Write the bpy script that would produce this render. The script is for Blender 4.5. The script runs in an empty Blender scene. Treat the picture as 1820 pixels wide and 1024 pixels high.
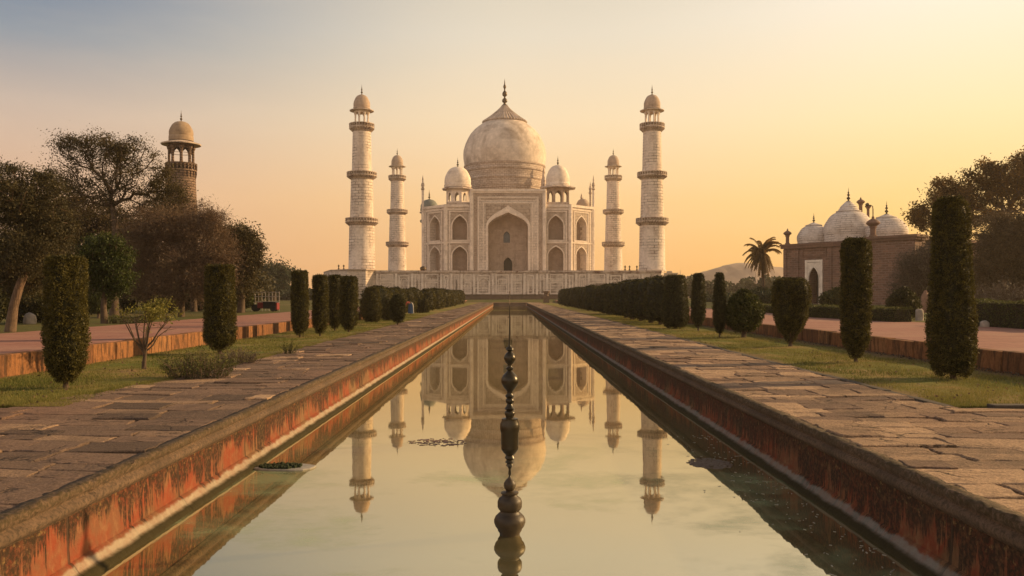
import bpy, math, random
import numpy as np
from mathutils import Vector, Matrix, Euler

R = math.radians
SC = bpy.context.scene
COL = SC.collection
F, HC, VX, VY = 1500.0, 1.6, 906.0, 525.0          # focal length and horizon of the photograph, camera height


def gp(px, py, z=0.0):                              # ground point below a pixel
    d = F * (HC - z) / (py - VY)
    return (px - VX) * d / F, d


def wp(px, py, d):                                  # point of a pixel at distance d
    return (px - VX) * d / F, d, HC - (py - VY) * d / F


# ------------------------------------------------------------------ camera
cam = bpy.data.cameras.new('camera')
cam.lens = 36 * F / 1820
cam.sensor_width = 36
cam.shift_x = 4 / 1820
cam.shift_y = 13 / 1820
cam.clip_end = 5000
cam.clip_start = 0.05
co = bpy.data.objects.new('camera', cam)
COL.objects.link(co)
co.location = (0, 0, HC)
co.rotation_euler = (R(90), 0, 0)
SC.camera = co

# ------------------------------------------------------------------ sky, sun, exposure
SUN_AZ, SUN_EL = 73.0, 19.5                         # azimuth right of the view direction


def lin(c):
    return tuple(((v / 255) / 12.92 if v / 255 <= 0.04045 else ((v / 255 + 0.055) / 1.055) ** 2.4) for v in c)


class NT:
    """small helper that adds nodes to one node tree"""

    def __init__(s, tree):
        s.t = tree
        s.t.nodes.clear()

    def n(s, typ, ins=None, **attrs):
        nd = s.t.nodes.new(typ)
        for k, v in attrs.items():
            setattr(nd, k, v)
        for k, v in (ins or {}).items():
            sk = nd.inputs[k]
            if isinstance(v, bpy.types.NodeSocket):
                s.t.links.new(v, sk)
            elif isinstance(v, bpy.types.Node):
                s.t.links.new(v.outputs[0], sk)
            else:
                if isinstance(v, (tuple, list)) and len(v) == 3 and sk.type == 'RGBA':
                    v = (*v, 1)
                sk.default_value = v
        return nd

    def m(s, op, a, b=0.0, c=0.0, clamp=False):
        return s.n('ShaderNodeMath', {0: a, 1: b, 2: c}, operation=op, use_clamp=clamp).outputs[0]

    def mix(s, f, a, b, blend='MIX'):
        nd = s.n('ShaderNodeMix', data_type='RGBA', blend_type=blend)
        for sk, v in ((nd.inputs[0], f), (nd.inputs[6], a), (nd.inputs[7], b)):
            if isinstance(v, bpy.types.NodeSocket):
                s.t.links.new(v, sk)
            else:
                sk.default_value = (*v, 1) if isinstance(v, (tuple, list)) and len(v) == 3 else v
        return nd.outputs[2]

    def ramp(s, f, stops, interp='LINEAR'):
        nd = s.n('ShaderNodeValToRGB', {0: f})
        cr = nd.color_ramp
        cr.interpolation = interp
        while len(cr.elements) < len(stops):
            cr.elements.new(0.5)
        for e, (p, c) in zip(cr.elements, stops):
            e.position = p
            e.color = (c, c, c, 1) if isinstance(c, (int, float)) else (*c, 1)
        return nd.outputs[0]

    def noise(s, vec, scale, detail=4, rough=0.55, dist=0.0):
        return s.n('ShaderNodeTexNoise', {'Vector': vec, 'Scale': scale, 'Detail': detail, 'Roughness': rough,
                                          'Distortion': dist}).outputs[0]

    def scale(s, vec, x, y, z):
        return s.n('ShaderNodeVectorMath', {0: vec, 1: (x, y, z)}, operation='MULTIPLY').outputs[0]

    def sm(s, v, a, b):
        return s.n('ShaderNodeMapRange', {0: v, 1: a, 2: b}, interpolation_type='SMOOTHSTEP').outputs[0]


w = bpy.data.worlds.new('World')
SC.world = w
w.use_nodes = True
k = NT(w.node_tree)
sky = k.n('ShaderNodeTexSky', sky_type='NISHITA', sun_disc=False, sun_elevation=R(SUN_EL), sun_rotation=R(SUN_AZ),
          air_density=1.6, dust_density=6.0, ozone_density=1.2)
dirv = k.n('ShaderNodeTexCoord').outputs['Generated']
sx = k.n('ShaderNodeSeparateXYZ', {0: dirv})
el = k.m('ARCSINE', sx.outputs[2])
az = k.m('ARCTAN2', sx.outputs[0], sx.outputs[1])
elf = k.m('MULTIPLY', k.m('MAXIMUM', el, 0.0), 1 / R(90))          # 0 at the horizon, 1 overhead
# the dusty dusk air: peach on the left, yellow towards the sun, blue grey overhead
left = k.ramp(elf, [(0.0, lin((222, 168, 126))), (0.07, lin((224, 182, 148))), (0.125, lin((200, 180, 164))), (0.17, lin((140, 150, 160))), (0.215, lin((100, 122, 148))), (0.30, lin((100, 122, 150))), (1.0, lin((84, 88, 96)))])
midc = k.ramp(elf, [(0.0, lin((250, 182, 106))), (0.07, lin((252, 206, 144))), (0.13, lin((246, 220, 180))), (0.19, lin((228, 216, 194))), (0.30, lin((196, 186, 166))), (0.45, lin((132, 130, 126))), (1.0, lin((84, 88, 96)))])
right = k.ramp(elf, [(0.0, lin((255, 182, 82))), (0.06, lin((255, 210, 126))), (0.12, lin((254, 229, 176))), (0.20, lin((250, 238, 216))), (0.34, lin((196, 186, 168))), (1.0, lin((84, 88, 96)))])
f1 = k.sm(az, R(-32), R(2))
f2 = k.sm(az, R(2), R(30))
grad = k.mix(f2, k.mix(f1, left, midc), right)
back = k.sm(k.m('ABSOLUTE', k.m('SUBTRACT', az, R(45))), R(80), R(150))   # sky behind the camera, brightened to fill the shaded fronts
grad = k.mix(back, grad, k.mix(1.0, k.ramp(elf, [(0, lin((232, 200, 172))), (0.25, lin((226, 208, 192))), (0.5, lin((128, 126, 128))), (1, lin((84, 88, 96)))]), (1.35, 1.35, 1.35), 'MULTIPLY'))
clv = k.n('ShaderNodeVectorMath', {0: dirv, 1: (3, 3, 16)}, operation='MULTIPLY').outputs[0]
cl = k.noise(clv, 1.6, 5, 0.55, 0.4)
grad = k.mix(k.m('MULTIPLY', k.sm(cl, 0.42, 0.75), 0.06), grad, lin((255, 226, 190)))
sky10 = k.mix(1.0, grad, (8.3, 8.3, 8.3), 'MULTIPLY')
skyc = k.mix(0.05, sky10, sky.outputs[0])
bg = k.n('ShaderNodeBackground', {0: skyc, 1: 0.1})
k.n('ShaderNodeOutputWorld', {0: bg})

sl = bpy.data.lights.new('sun', 'SUN')
sl.energy = 5.0
sl.angle = R(1.0)
sl.color = (1.0, 0.65, 0.30)
so = bpy.data.objects.new('sun', sl)
COL.objects.link(so)
sd = Vector((math.sin(R(SUN_AZ)) * math.cos(R(SUN_EL)), math.cos(R(SUN_AZ)) * math.cos(R(SUN_EL)), math.sin(R(SUN_EL))))
so.rotation_euler = sd.to_track_quat('Z', 'Y').to_euler()
so.location = sd * 300

SC.view_settings.view_transform = 'Standard'
SC.view_settings.look = 'None'
SC.view_settings.exposure = 0.42
SC.view_settings.gamma = 1.0
SC.render.engine = 'CYCLES'
SC.cycles.use_denoising = True
SC.cycles.max_bounces = 8
SC.cycles.diffuse_bounces = 3
SC.cycles.glossy_bounces = 3
SC.cycles.transmission_bounces = 3
SC.cycles.volume_bounces = 0
SC.cycles.sample_clamp_indirect = 6.0


# ------------------------------------------------------------------ object helpers
def tag(o, label=None, cat=None, group=None, kind=None):
    for key, v in (('label', label), ('category', cat), ('group', group), ('kind', kind)):
        if v:
            o[key] = v
    return o


def thing(name, label, cat, loc=(0, 0, 0), rz=0.0, group=None):
    o = bpy.data.objects.new(name, None)
    o.empty_display_size = 0.3
    COL.objects.link(o)
    o.location = loc
    o.rotation_euler = (0, 0, rz)
    return tag(o, label, cat, group)


def link(name, me, mat, parent=None, loc=None):
    o = bpy.data.objects.new(name, me)
    COL.objects.link(o)
    if mat:
        me.materials.append(mat)
    if parent:
        o.parent = parent
    if loc is not None:
        o.location = loc
    return o


def fast_mesh(name, V, Fa, tint=None, smooth=False):
    """mesh from an (n,3) array and an (m,k) face array"""
    me = bpy.data.meshes.new(name)
    V = np.ascontiguousarray(V, dtype=np.float32)
    Fa = np.ascontiguousarray(Fa, dtype=np.int32)
    m, kk = Fa.shape
    me.vertices.add(len(V))
    me.vertices.foreach_set('co', V.ravel())
    me.loops.add(m * kk)
    me.loops.foreach_set('vertex_index', Fa.ravel())
    me.polygons.add(m)
    me.polygons.foreach_set('loop_start', np.arange(0, m * kk, kk, dtype=np.int32))
    me.polygons.foreach_set('loop_total', np.full(m, kk, dtype=np.int32))
    if smooth:
        me.polygons.foreach_set('use_smooth', np.ones(m, dtype=bool))
    me.update(calc_edges=True)
    if tint is not None:
        at = me.attributes.new('tint', 'FLOAT', 'POINT')
        at.data.foreach_set('value', np.ascontiguousarray(tint, dtype=np.float32))
    return me


def dup(root, loc, label, group=None, rz=None):
    """copy a thing with copies of its parts and their sub-parts"""
    r = root.copy()
    COL.objects.link(r)
    r.location = loc
    if rz is not None:
        r.rotation_euler = (0, 0, rz)
    r['label'] = label
    if group:
        r['group'] = group
    for ch in list(root.children):
        c = ch.copy()
        COL.objects.link(c)
        c.parent = r
        for g in list(ch.children):
            d = g.copy()
            COL.objects.link(d)
            d.parent = c
    return r


class MB:
    """collects shapes into one mesh"""

    def __init__(s):
        s.v, s.f, s.t = [], [], []

    def add(s, vs, fs, t=0.5):
        o = len(s.v)
        s.v += [tuple(p) for p in vs]
        s.f += [[i + o for i in f] for f in fs]
        s.t += [t] * len(vs)

    def box(s, x0, x1, y0, y1, z0, z1, t=0.5):
        s.add([(x0, y0, z0), (x1, y0, z0), (x1, y1, z0), (x0, y1, z0), (x0, y0, z1), (x1, y0, z1), (x1, y1, z1), (x0, y1, z1)],
              [(3, 2, 1, 0), (4, 5, 6, 7), (0, 1, 5, 4), (1, 2, 6, 5), (2, 3, 7, 6), (3, 0, 4, 7)], t)

    def prism(s, poly, z0, z1, t=0.5):
        n = len(poly)
        s.add([(x, y, z0) for x, y in poly] + [(x, y, z1) for x, y in poly],
              [list(range(n))[::-1], list(range(n, 2 * n))] + [(i, (i + 1) % n, n + (i + 1) % n, n + i) for i in range(n)], t)

    def lathe(s, prof, seg=32, cx=0.0, cy=0.0, ribs=0, amp=0.0, a0=0.0, t=0.5):
        vs, fs = [], []
        for r, z in prof:
            for i in range(seg):
                a = a0 + 2 * math.pi * i / seg
                rr = max(r, 1e-4) * (1 + amp * math.cos(ribs * a)) if ribs else max(r, 1e-4)
                vs.append((cx + rr * math.cos(a), cy + rr * math.sin(a), z))
        for j in range(len(prof) - 1):
            for i in range(seg):
                i2 = (i + 1) % seg
                fs.append((j * seg + i, j * seg + i2, (j + 1) * seg + i2, (j + 1) * seg + i))
        fs.append(list(range(seg))[::-1])
        fs.append([(len(prof) - 1) * seg + i for i in range(seg)])
        s.add(vs, fs, t)

    def tube(s, pts, rad, seg=6, t=0.5):
        pts = [Vector(p) for p in pts]
        vs, fs = [], []
        for i, p in enumerate(pts):
            d = (pts[min(i + 1, len(pts) - 1)] - pts[max(i - 1, 0)]).normalized()
            a = d.orthogonal().normalized()
            b = d.cross(a)
            r = rad[i] if isinstance(rad, (list, tuple)) else rad
            for q in range(seg):
                an = 2 * math.pi * q / seg
                vs.append(p + a * (r * math.cos(an)) + b * (r * math.sin(an)))
        for i in range(len(pts) - 1):
            for q in range(seg):
                q2 = (q + 1) % seg
                fs.append((i * seg + q, i * seg + q2, (i + 1) * seg + q2, (i + 1) * seg + q))
        fs.append(list(range(seg))[::-1])
        fs.append([(len(pts) - 1) * seg + q for q in range(seg)])
        s.add(vs, fs, t)

    def build(s, name, mat, parent=None, smooth=None, loc=None, bevel=0.0):
        me = bpy.data.meshes.new(name)
        me.from_pydata(s.v, [], s.f)
        at = me.attributes.new('tint', 'FLOAT', 'POINT')
        at.data.foreach_set('value', np.array(s.t, dtype=np.float32))
        if smooth:
            me.polygons.foreach_set('use_smooth', np.ones(len(me.polygons), dtype=bool))
            me.set_sharp_from_angle(angle=R(smooth))
        o = link(name, me, mat, parent, loc)
        if bevel:
            b = o.modifiers.new('bevel', 'BEVEL')
            b.width = bevel
            b.segments = 1
        return o


# ------------------------------------------------------------------ materials
def material(name):
    mt = bpy.data.materials.new(name)
    mt.use_nodes = True
    return mt, NT(mt.node_tree)


def finish(q, col, rough=0.85, bump=None, bstr=0.3, bdist=0.02, spec=0.3, **extra):
    ins = {'Base Color': col, 'Roughness': rough, 'Specular IOR Level': spec}
    ins.update(extra)
    if bump is not None:
        ins['Normal'] = q.n('ShaderNodeBump', {'Strength': bstr, 'Distance': bdist, 'Height': bump}).outputs[0]
    b = q.n('ShaderNodeBsdfPrincipled', ins)
    q.n('ShaderNodeOutputMaterial', {0: b})
    return b


def objco(q):
    return q.n('ShaderNodeTexCoord').outputs['Object']


def stone(name, c1, c2, mortar, bw, bh, mode='flat', kr=1.0, mort=0.03, stain=(0.1, 0.08, 0.06), samt=0.5, sscale=0.3,
          rough=0.8, bump=0.4, mvar=True, drip=0.0):
    """masonry: courses wrapped round a cylinder of radius kr ('cyl') or laid on flat walls"""
    mt, q = material(name)
    oc = objco(q)
    xyz = q.n('ShaderNodeSeparateXYZ', {0: oc})
    x, y, z = xyz.outputs
    if mode == 'cyl':
        u = q.m('MULTIPLY', q.m('ARCTAN2', y, x), kr)
    else:
        u = q.m('ADD', x, q.m('MULTIPLY', y, 0.83))
    wob = q.m('MULTIPLY', q.m('SUBTRACT', q.noise(oc, 0.9, 3), 0.5), bh * 0.35)
    vec = q.n('ShaderNodeCombineXYZ', {0: u, 1: q.m('ADD', z, wob)})
    br = q.n('ShaderNodeTexBrick', {'Vector': vec, 'Color1': c1, 'Color2': c2, 'Mortar': mortar, 'Scale': 1.0, 'Mortar Size': mort,
                                    'Mortar Smooth': 0.35, 'Bias': 0.0, 'Brick Width': bw, 'Row Height': bh})
    col = br.outputs[0]
    if mvar:                                          # joints are open in some places and filled in others
        plain = q.mix(0.5, c1, c2)
        col = q.mix(q.sm(q.noise(oc, 0.55 / bh * 0.35, 4), 0.40, 0.62), plain, col)
    n1 = q.noise(oc, sscale, 7, 0.62, 0.3)
    col = q.mix(q.m('MULTIPLY', q.sm(n1, 0.46, 0.74), samt), col, stain)
    n2 = q.noise(q.scale(oc, 1, 1, 0.13), 1.7 * max(sscale, 0.3), 5, 0.6)
    col = q.mix(q.m('MULTIPLY', q.sm(n2, 0.5, 0.78), samt * 0.8 + drip), col, stain)
    n3 = q.noise(oc, 2.6 / bh * 0.5, 5, 0.7)
    col = q.mix(1.0, col, q.ramp(n3, [(0.25, 0.72), (0.75, 1.18)]), 'MULTIPLY')
    hb = q.m('ADD', q.m('MULTIPLY', br.outputs[1], -1.0), q.m('MULTIPLY', n3, 0.7))
    finish(q, col, rough, hb, bump, 0.06)
    return mt


def plain(name, c, rough=0.7, var=0.25, scale=3.0, metal=0.0, spec=0.35, bump=0.2):
    mt, q = material(name)
    oc = objco(q)
    n = q.noise(oc, scale, 6, 0.6)
    col = q.mix(1.0, c, q.ramp(n, [(0.25, 1 - var), (0.75, 1 + var)]), 'MULTIPLY')
    finish(q, col, rough, n, bump, 0.02, spec, Metallic=metal)
    return mt


def foliage(name, dark, light, trans=0.25, rough=0.6):
    mt, q = material(name)
    t = q.n('ShaderNodeAttribute', attribute_name='tint').outputs['Fac']
    col = q.ramp(t, [(0.0, dark), (0.55, tuple((a + b) / 2 for a, b in zip(dark, light))), (1.0, light)])
    b = q.n('ShaderNodeBsdfPrincipled', {'Base Color': col, 'Roughness': rough, 'Specular IOR Level': 0.25})
    tr = q.n('ShaderNodeBsdfTranslucent', {'Color': col})
    mx = q.n('ShaderNodeMixShader', {0: trans, 1: b.outputs[0], 2: tr.outputs[0]})
    q.n('ShaderNodeOutputMaterial', {0: mx})
    return mt


M = {}
M['marble'] = stone('marble', (0.70, 0.60, 0.515), (0.60, 0.50, 0.42), (0.25, 0.185, 0.145), 1.9, 0.75, 'flat', 1, 0.05, (0.22, 0.165, 0.13), 0.50, 0.22)
M['marble_light'] = stone('marble_light', (0.80, 0.69, 0.59), (0.72, 0.61, 0.52), (0.38, 0.28, 0.22), 2.6, 1.3, 'flat', 1, 0.02, (0.30, 0.22, 0.17), 0.35, 0.4, bump=0.15)
M['marble_band'] = stone('marble_band', (0.36, 0.275, 0.215), (0.48, 0.375, 0.30), (0.23, 0.17, 0.13), 0.7, 0.55, 'flat', 1, 0.08, (0.2, 0.145, 0.11), 0.5, 0.6)
M['marble_relief'] = stone('marble_relief', (0.52, 0.42, 0.34), (0.38, 0.30, 0.24), (0.25, 0.18, 0.14), 1.2, 0.9, 'flat', 1, 0.09, (0.21, 0.155, 0.12), 0.7, 0.9, bump=0.8)
M['plinth'] = stone('plinth_stone', (0.72, 0.61, 0.52), (0.52, 0.42, 0.345), (0.20, 0.15, 0.115), 2.1, 0.62, 'flat', 1, 0.09, (0.20, 0.145, 0.11), 0.78, 0.30)
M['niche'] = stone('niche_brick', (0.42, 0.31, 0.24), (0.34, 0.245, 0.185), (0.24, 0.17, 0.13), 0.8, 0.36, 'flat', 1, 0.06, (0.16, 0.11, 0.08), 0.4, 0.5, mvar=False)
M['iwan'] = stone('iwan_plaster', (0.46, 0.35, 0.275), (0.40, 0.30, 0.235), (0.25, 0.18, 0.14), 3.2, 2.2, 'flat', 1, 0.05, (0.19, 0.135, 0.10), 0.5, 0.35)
M['minaret'] = stone('minaret_stone', (0.76, 0.65, 0.56), (0.60, 0.50, 0.42), (0.10, 0.075, 0.058), 1.9, 0.75, 'cyl', 3.0, 0.075, (0.26, 0.165, 0.13), 0.5, 0.30, bump=0.6)
M['balcony'] = stone('balcony_stone', (0.66, 0.54, 0.45), (0.52, 0.41, 0.33), (0.20, 0.11, 0.085), 0.6, 0.6, 'cyl', 3.6, 0.08, (0.10, 0.07, 0.055), 0.65, 0.8)
M['capstone'] = stone('capstone', (0.46, 0.35, 0.275), (0.40, 0.30, 0.23), (0.26, 0.19, 0.145), 1.5, 0.9, 'cyl', 2.0, 0.03, (0.16, 0.115, 0.085), 0.5, 0.7)
M['dome'] = stone('dome_marble', (0.70, 0.60, 0.515), (0.64, 0.54, 0.46), (0.44, 0.36, 0.30), 3.4, 1.9, 'cyl', 11.0, 0.02, (0.26, 0.195, 0.15), 0.75, 0.16, bump=0.15)
M['drum'] = stone('drum_brick', (0.58, 0.48, 0.405), (0.45, 0.36, 0.30), (0.26, 0.18, 0.145), 1.3, 0.55, 'cyl', 12.0, 0.06, (0.19, 0.135, 0.10), 0.5, 0.35, mvar=False)
M['lotus'] = stone('lotus_stone', (0.58, 0.47, 0.39), (0.48, 0.38, 0.31), (0.24, 0.18, 0.14), 0.9, 3.0, 'cyl', 5.0, 0.12, (0.16, 0.11, 0.08), 0.5, 0.5)
M['finial'] = plain('finial_bronze', (0.085, 0.058, 0.035), 0.45, 0.35, 6, 0.5)
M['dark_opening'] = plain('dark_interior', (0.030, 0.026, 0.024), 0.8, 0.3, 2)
M['blue_pane'] = plain('blue_grey_lattice', (0.10, 0.115, 0.135), 0.6, 0.4, 4)
M['slate'] = plain('weathered_copper', (0.17, 0.185, 0.165), 0.7, 0.35, 1.2)
M['sandstone_dark'] = stone('dark_sandstone', (0.16, 0.105, 0.075), (0.12, 0.075, 0.055), (0.07, 0.05, 0.04), 2.4, 0.9, 'flat', 1, 0.04, (0.07, 0.06, 0.04), 0.6, 0.5)
M['red_brick'] = stone('red_brick', (0.25, 0.135, 0.095), (0.13, 0.068, 0.048), (0.23, 0.155, 0.12), 0.9, 0.30, 'flat', 1, 0.06, (0.13, 0.085, 0.07), 0.8, 0.45, mvar=False)
M['red_stone'] = stone('red_stone_trim', (0.21, 0.125, 0.09), (0.18, 0.10, 0.075), (0.12, 0.075, 0.06), 2.0, 0.6, 'flat', 1, 0.03, (0.10, 0.07, 0.055), 0.5, 0.8)
M['tower_stone'] = stone('brown_tower_stone', (0.25, 0.165, 0.115), (0.19, 0.12, 0.085), (0.10, 0.065, 0.05), 1.1, 0.36, 'cyl', 2.5, 0.09, (0.11, 0.075, 0.055), 0.5, 0.6, mvar=False, bump=0.9)
M['tower_dome'] = stone('ochre_dome', (0.36, 0.265, 0.18), (0.32, 0.23, 0.155), (0.22, 0.14, 0.085), 1.4, 0.9, 'cyl', 2.0, 0.02, (0.19, 0.13, 0.085), 0.6, 0.7)
M['white_dome'] = stone('whitewashed_dome', (0.72, 0.64, 0.58), (0.62, 0.545, 0.49), (0.36, 0.30, 0.26), 1.4, 0.30, 'cyl', 3.2, 0.06, (0.34, 0.25, 0.20), 0.55, 0.5)
M['white_plaster'] = plain('pale_plaster', (0.72, 0.64, 0.55), 0.8, 0.25, 1.5)


# ------------------------------------------------------------------ ground materials
def mat_pool_wall(cov0, cov1, limecol, lime_amt, shade=1.0):
    mt, q = material('pool_plaster')
    p = q.n('ShaderNodeNewGeometry').outputs['Position']
    xyz = q.n('ShaderNodeSeparateXYZ', {0: p})
    y, z = xyz.outputs[1], xyz.outputs[2]
    big = q.noise(p, 0.9, 5, 0.6)
    fine = q.noise(p, 9, 6, 0.65)
    drip = q.noise(q.scale(p, 1, 5.0, 0.9), 1.6, 6, 0.68)
    drip2 = q.noise(q.scale(p, 1, 14.0, 1.6), 1.3, 5, 0.7)
    col = q.ramp(big, [(0.30, (0.25, 0.072, 0.038)), (0.42, (0.22, 0.10, 0.055)), (0.50, (0.27, 0.066, 0.034)), (0.60, (0.20, 0.105, 0.055)), (0.72, (0.26, 0.155, 0.085))])
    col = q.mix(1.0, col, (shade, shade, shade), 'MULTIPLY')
    col = q.mix(q.m('MULTIPLY', q.sm(fine, 0.45, 0.75), 0.5), col, (0.24, 0.145, 0.075))
    col = q.mix(q.m('MULTIPLY', q.sm(drip2, 0.55, 0.72), 0.7), col, (0.24, 0.10, 0.05))
    # black mould running down from the coping
    dist = q.m('SUBTRACT', -0.24, z)
    cov = q.n('ShaderNodeMapRange', {0: q.noise(q.scale(p, 0, 1, 0), 0.75, 3, 0.5), 1: 0.33, 2: 0.67, 3: cov0, 4: cov1}).outputs[0]
    str1 = q.noise(q.scale(p, 1, 7.0, 0.7), 1.0, 5, 0.7)
    str2 = q.noise(q.scale(p, 1, 26.0, 2.2), 1.0, 4, 0.7)
    lim = q.m('MULTIPLY', cov, q.m('ADD', q.m('MULTIPLY', q.m('SUBTRACT', str1, 0.25), 1.5), q.m('MULTIPLY', q.m('SUBTRACT', str2, 0.5), 1.3)))
    mould = q.m('MULTIPLY', q.sm(q.m('SUBTRACT', dist, lim), 0.05, -0.05), q.ramp(q.noise(p, 22, 5, 0.7), [(0.34, 0.35), (0.55, 1.0)]))
    col = q.mix(q.m('MULTIPLY', mould, 0.94), col, (0.026, 0.019, 0.013))
    spots = q.m('MULTIPLY', q.sm(q.noise(q.scale(p, 1, 1.0, 0.6), 3.2, 7, 0.75), 0.60, 0.70), 0.8)
    col = q.mix(spots, col, (0.05, 0.034, 0.022))
    lich = q.m('MULTIPLY', q.sm(q.noise(p, 16, 5, 0.7), 0.56, 0.68), q.sm(z, -0.5, -0.3))
    col = q.mix(q.m('MULTIPLY', lich, 0.6), col, (0.26, 0.18, 0.075))
    # vertical joints
    br = q.n('ShaderNodeTexBrick', {'Vector': q.n('ShaderNodeCombineXYZ', {0: y, 1: z}), 'Scale': 1.0, 'Brick Width': 2.35, 'Row Height': 6.0, 'Mortar Size': 0.025, 'Mortar Smooth': 0.6})
    col = q.mix(q.m('MULTIPLY', br.outputs[1], 0.75), col, (0.05, 0.035, 0.025))
    # lime bloom above the water, green slime at the water
    zz = q.m('ADD', z, q.m('MULTIPLY', q.m('SUBTRACT', q.noise(p, 3.0, 6, 0.65), 0.5), 0.13))
    lime = q.m('MULTIPLY', q.sm(zz, -0.655, -0.685), q.ramp(q.noise(p, 5, 6, 0.7), [(0.3, lime_amt * 0.45), (0.6, lime_amt)]))
    col = q.mix(lime, col, q.mix(fine, limecol, tuple(c * 0.65 for c in limecol)))
    zg = q.m('ADD', z, q.m('MULTIPLY', q.m('SUBTRACT', q.noise(q.scale(p, 1, 1.5, 1), 1.7, 5, 0.7), 0.5), 0.05))
    col = q.mix(q.sm(zg, -0.715, -0.75), col, q.mix(q.noise(p, 6, 5, 0.7), (0.020, 0.017, 0.007), (0.045, 0.036, 0.017)))
    h = q.m('ADD', q.m('MULTIPLY', fine, 0.7), q.m('MULTIPLY', q.noise(p, 30, 4, 0.6), 0.3))
    h = q.m('SUBTRACT', h, q.m('MULTIPLY', br.outputs[1], 0.8))
    finish(q, col, 0.92, h, 0.75, 0.03, 0.12)
    return mt


def mat_coping():
    mt, q = material('coping_stone')
    p = q.n('ShaderNodeNewGeometry').outputs['Position']
    z = q.n('ShaderNodeSeparateXYZ', {0: p}).outputs[2]
    n1 = q.noise(p, 1.4, 6, 0.65)
    n2 = q.noise(p, 26, 7, 0.72)
    n3 = q.noise(p, 80, 4, 0.6)
    col = q.ramp(n1, [(0.3, (0.070, 0.046, 0.030)), (0.5, (0.115, 0.074, 0.048)), (0.7, (0.155, 0.10, 0.066))])
    col = q.mix(q.m('MULTIPLY', q.sm(n2, 0.40, 0.64), 0.85), col, (0.036, 0.027, 0.018))
    edge = q.m('MULTIPLY', q.sm(z, -0.115, -0.03), q.sm(n2, 0.34, 0.6))       # moss on the broken edge
    col = q.mix(q.m('MULTIPLY', edge, 0.85), col, (0.045, 0.032, 0.013))
    h = q.m('ADD', q.m('MULTIPLY', n2, 0.6), q.m('MULTIPLY', n3, 0.5))
    finish(q, col, 0.9, h, 0.8, 0.014)
    return mt


def mat_slab():
    mt, q = material('flagstone')
    p = q.n('ShaderNodeNewGeometry').outputs['Position']
    t = q.n('ShaderNodeAttribute', attribute_name='tint').outputs['Fac']
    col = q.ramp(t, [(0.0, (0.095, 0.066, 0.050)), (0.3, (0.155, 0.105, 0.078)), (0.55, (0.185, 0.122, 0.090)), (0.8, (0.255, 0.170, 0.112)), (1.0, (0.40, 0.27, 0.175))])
    n1 = q.noise(p, 0.55, 6, 0.65, 0.4)
    col = q.mix(q.m('MULTIPLY', q.sm(n1, 0.45, 0.70), 0.70), col, (0.075, 0.053, 0.042))
    n1b = q.noise(q.scale(p, 1.0, 0.45, 1), 0.33, 4, 0.6)
    col = q.mix(q.m('MULTIPLY', q.sm(n1b, 0.5, 0.7), 0.35), col, (0.22, 0.12, 0.082))
    n2 = q.noise(p, 7.0, 7, 0.7)
    col = q.mix(q.m('MULTIPLY', q.sm(n2, 0.50, 0.72), 0.6), col, (0.062, 0.044, 0.034))
    n3 = q.noise(p, 38, 5, 0.75)
    col = q.mix(1.0, col, q.ramp(n3, [(0.32, 0.55), (0.68, 1.6)]), 'MULTIPLY')
    crack = q.n('ShaderNodeTexVoronoi', {'Vector': q.n('ShaderNodeVectorMath', {0: q.scale(p, 0.9, 1.5, 1), 1: q.n('ShaderNodeTexNoise', {'Vector': p, 'Scale': 2.2, 'Detail': 4.0}).outputs[1]}, operation='ADD').outputs[0], 'Scale': 0.75}, feature='DISTANCE_TO_EDGE').outputs[0]
    ck = q.m('MULTIPLY', q.sm(crack, 0.022, 0.004), q.sm(q.noise(p, 0.8, 3), 0.46, 0.58))
    col = q.mix(q.m('MULTIPLY', ck, 0.75), col, (0.04, 0.03, 0.024))
    h = q.m('ADD', q.m('MULTIPLY', n2, 0.8), q.m('MULTIPLY', n3, 0.30))
    h = q.m('ADD', h, q.m('MULTIPLY', q.noise(p, 2.0, 3), 0.8))
    h = q.m('SUBTRACT', h, q.m('MULTIPLY', ck, 0.6))
    finish(q, col, 0.85, h, 1.0, 0.075, 0.2)
    return mt


def mat_lawn():
    mt, q = material('lawn_turf')
    p = q.n('ShaderNodeNewGeometry').outputs['Position']
    n1 = q.noise(p, 0.35, 6, 0.65, 0.5)
    n2 = q.noise(p, 2.3, 6, 0.7)
    n3 = q.noise(p, 30, 4, 0.7)
    col = q.ramp(n1, [(0.36, (0.105, 0.125, 0.030)), (0.48, (0.165, 0.155, 0.042)), (0.60, (0.26, 0.175, 0.07)), (0.72, (0.29, 0.185, 0.09))])
    col = q.mix(q.m('MULTIPLY', q.sm(n2, 0.4, 0.7), 0.45), col, (0.075, 0.075, 0.02))
    col = q.mix(1.0, col, q.ramp(n3, [(0.25, 0.65), (0.75, 1.35)]), 'MULTIPLY')
    ax = q.m('ADD', q.m('ABSOLUTE', q.n('ShaderNodeSeparateXYZ', {0: p}).outputs[0]), q.m('MULTIPLY', q.m('SUBTRACT', q.noise(p, 1.3, 5, 0.7), 0.5), 1.3))
    soil = q.m('MAXIMUM', q.sm(ax, 6.95, 6.45), q.sm(ax, 9.6, 10.1))
    bare = q.sm(q.noise(p, 0.8, 5, 0.65), 0.60, 0.70)
    col = q.mix(q.m('MULTIPLY', q.m('MAXIMUM', soil, bare), 0.8), col, (0.17, 0.112, 0.066))
    finish(q, col, 0.95, q.m('ADD', n3, n2), 0.6, 0.05, 0.1)
    return mt


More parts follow.
